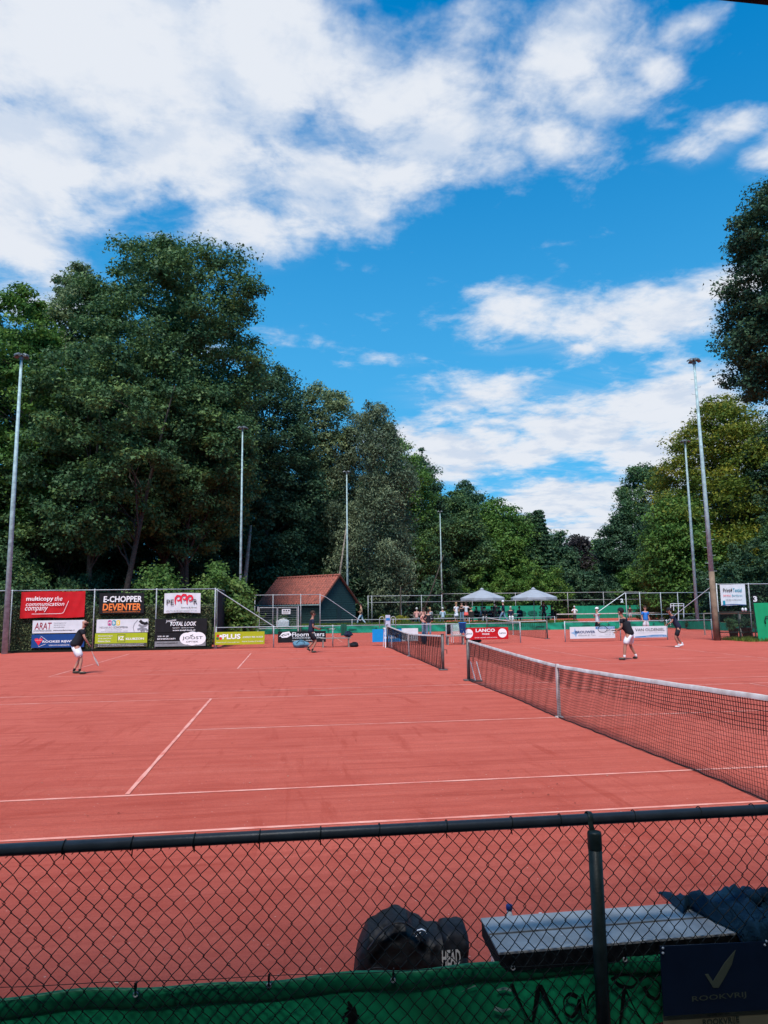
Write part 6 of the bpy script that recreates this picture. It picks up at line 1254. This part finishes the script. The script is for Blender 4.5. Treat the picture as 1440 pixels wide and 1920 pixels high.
for a in (-.23, .23):
    for d in (-.23, .23): b = MB(); b.tube([(xc+a, 24.9+d, .45), (xc+a, 24.9+d, .05)], .014, 5); b.build('leg', white, t)
# tennis balls
for (u, v, Y, lab) in ((1139, 1166, 27, 'yellow tennis ball in the air left of the black capped man'),):
    p = yp(u, v, Y); t_ = MB(); t_.ball(p, .045, 12, 8); o = t_.build('tennis_ball', mat('ball felt', (.62, .70, .12), .9), None, True); tag(o, lab, 'ball')
# gate with notice and tank by the shed
GY = 42.4; xs = [xat(u, 1160, GY) for u in (485, 520, 558)]; zt = float(yp(520, 1139, GY)[2]); t = thing('steel_gate', 'double steel gate with a white notice beside the shed', 'gate', (xs[1], GY, .35))
for x in (xs[0]-.05, xs[2]+.05): b = MB(); b.tube([(x, GY, .2), (x, GY, zt+.08)], .05, 8); b.build('post', galv, t)
for a, c_ in ((xs[0]+.05, xs[1]-.03), (xs[1]+.03, xs[2]-.05)):
    b = MB(); P = [(a, GY, .45), (c_, GY, .45), (c_, GY, zt), (a, GY, zt), (a, GY, .45)]; 
    for i in range(4): b.tube([P[i], P[i+1]], .02, 6)
    g_ = b.build('gate_leaf', galv, t, kind='stuff'); wires('gate_wire', [(a, GY, z) for z in np.linspace(.6, zt-.1, 9)], [(c_, GY, z) for z in np.linspace(.6, zt-.1, 9)], .005, galv, g_)
B = Board('small white notice on the steel gate by the shed', 528.5, 1142, 544.5, 1151.5, wh, Y=GY-.06, cat='sign')
for u in (531, 535.5, 540): B.rect(u, 1143.5, u+3, 1146, ink, 'printed_mark')
B.rect(530, 1147.3, 543, 1148, ink, 'printed_mark'); B.rect(530, 1149.2, 541, 1149.9, ink, 'printed_mark')
xk = xat(530, 1165, 44.2); t = thing('water_tank', 'pale plastic water tank standing behind the steel gate', 'tank', (xk, 44.2, .45)); zk = float(yp(530, 1163, 44.2)[2]); b = MB(); b.box((xk, 44.2, (zk+.45)/2), (1.0, .9, zk-.45)); b.build('tank_body', mat('translucent white plastic', (.55, .60, .64), .4), t, bevel=.08)
b = MB(); b.lathe((xk+.05, 44.2, zk), [(.32, 0), (.32, .08), (.12, .14), (.12, .18)], 16); b.build('lid', offw, t, True)
# white mobile frame and pieces at the right
def px_tube(b, pts, Y, r): b.tube([yp(u, v, Y) for u, v in pts], r, 6)
t = thing('practice_goal', 'white tubular practice goal left of the brown footed mast', 'goal', tuple(gp(1270, 1178)*np.array((1, 1, 0)))); GYg = 40.6
for pts in ([(1257.5, 1173), (1257.5, 1132)], [(1282, 1173), (1282, 1132)], [(1257.5, 1132), (1282, 1132)], [(1257.5, 1136), (1282, 1136)], [(1272, 1172), (1272, 1133)], [(1263, 1145), (1263, 1133)]): b = MB(); px_tube(b, pts, GYg, .03); b.build('bar', white, t)
x0, x1 = xat(1342, 1150, 26.5), xat(1430, 1150, 26.5); t = thing('wooden_rail', 'long brown wooden rail behind the brown footed mast', 'rail', ((x0+x1)/2, 26.5, 0)); z_ = float(yp(1385, 1149, 26.5)[2])
b = MB(); b.box(((x0+x1)/2, 26.5, z_), (x1-x0, .08, .14)); b.build('rail', mat('brown wood', (.10, .05, .035), .8), t)
for x in (x0+.1, (x0+x1)/2, x1-.1): b = MB(); b.box((x, 26.5, z_/2-.06), (.09, .07, z_)); b.build('post', wood_, t)
x0, x1 = xat(1319, 1149, 29), xat(1343, 1149, 29); t = thing('wooden_rail', 'short grey frame left of the brown footed mast', 'rail', ((x0+x1)/2, 29, 0)); z_ = float(yp(1330, 1150, 29)[2]); b = MB(); b.box(((x0+x1)/2, 29, z_), (x1-x0, .05, .05)); b.build('rail', wood_, t); b = MB(); b.box((x0, 29, z_/2), (.05, .05, z_)); b.build('post', wood_, t)
# planters
def planter(label, u, Y, w, h, kind, n, seed):
    x = xat(u, 1165, Y); t = thing('planter', label, 'planter', (x, Y, 0)); b = MB(); b.lathe((x, Y, 0), [(w*.38, 0), (w*.5, h), (w*.54, h), (w*.54, h+.05), (w*.45, h+.05), (w*.4, h-.05)], 14); b.build('pot', mat('dark pot', (.03, .028, .028), .7), t, True)
    rg = np.random.default_rng(seed); C = np.stack([rg.uniform(-.3, .3, 12), rg.uniform(-.3, .3, 12), h+rg.uniform(.05, .5, 12)], 1); V, F, tone = leaves(rg, C, np.full(12, .2), n, .08, .8, 0, .6); raw_mesh('foliage', V, F, LEAF[kind], t, tone)
planter('dark planter with leafy plant below the white printed banner', 1374, 26, .55, .45, 'oak', 900, 5); planter('dark planter with plant left of the green door', 1399, 25.6, .6, .5, 'deep', 900, 6); planter('green planted tub on the terrace edge', 762, 46, .5, .35, 'fresh', 700, 7)
for u, lab in ((1292, 'dark bush pot left at the right hand net'), (1300, 'dark leafy pot between the masts')): planter(lab, u, 38.5, .6, .35, 'deep', 700, int(u))
for i, (u, v) in enumerate(((1392.5, 1143), (1398, 1143))):
    p = yp(u, v, 27); b = MB(); b.ball(p, (.07, .07, .11), 10, 8); o = b.build('white_float', white, None, True); tag(o, ('left', 'right')[i]+' one of two small white floats hanging below the printed banner', 'float')
# green door panel at the right edge
x0, x1 = xat(1416, 1170, 21.2), xat(1500, 1170, 21.2); z0_, z1_ = float(yp(1430, 1204, 21.2)[2]), float(yp(1430, 1130.5, 21.2)[2]); t = thing('green_gate', 'bright green sheeted gate with a dark handle at the right edge', 'gate', (x0, 21.2, 0))
gd = mat('bright green sheet', (.01, .30, .12), .5, 0, .1, 3); b = MB(); b.plate([(x0+.12, max(.03, z0_)), (x1, max(.03, z0_)), (x1, z1_+.02), (x0, z1_)], 21.2, .03); b.build('panel', gd, t)
b = MB(); px_tube(b, [(1436, 1170), (1434, 1163), (1436, 1156), (1443, 1155)], 21.12, .025); b.build('handle', wiremat, t, True)
x2 = xat(1424, 1170, 22.2); b = MB(); b.tube([(x0+.02, 21.26, 0), (x0+.02, 21.26, z1_+.05)], .03, 8); b.build('post', darksteel, t)
gsd = thing('low_fence', 'low dark mesh fence with green foot boards right of the brown footed mast', 'fence', (xat(1345, 1190, 22.6), 22.6, 0)); xa_, xb2 = xat(1350, 1190, 22.6), xat(1424, 1190, 22.3)
fence_run(gsd, (xa_, 22.7), (xb2, 21.9), [.05, float(xb2-xa_)*.5, float(xb2-xa_)], 1.45, (1.45, .42), .05, .002, pm=darksteel)
Bp = Board('white printed banner with dark and turquoise lettering hung high at the right', 1351, 1096, 1398, 1135, wh, Y=22.8, cloth=.008)
Bp.text('Print4', 1356, 1103, 1373, 1110, ink, .02); Bp.text('Textiel', 1374, 1103, 1391, 1110, teal, .02); Bp.text('Bedrukken,', 1356, 1114.5, 1370, 1118.5, pink, .0); Bp.text('Borduren', 1372, 1114.5, 1391, 1118.5, teal, .0); Bp.text('info@print4textiel.nl', 1360, 1123.5, 1390, 1126, ink); Bp.rect(1354, 1126, 1358.5, 1134, teal, 'printed_mark'); Bp.stroke([(1352, 1134.5), (1370, 1133), (1397, 1134.5)], .04, navy)
# concrete strip under the hedge fence, electric box
b = MB(); b.box(((hx0+hx1)/2, FY, .04), (hx1-hx0, .10, .12)); t_ = b.build('kerb', MATS['hedge core'], None); tag(t_, kind='structure')
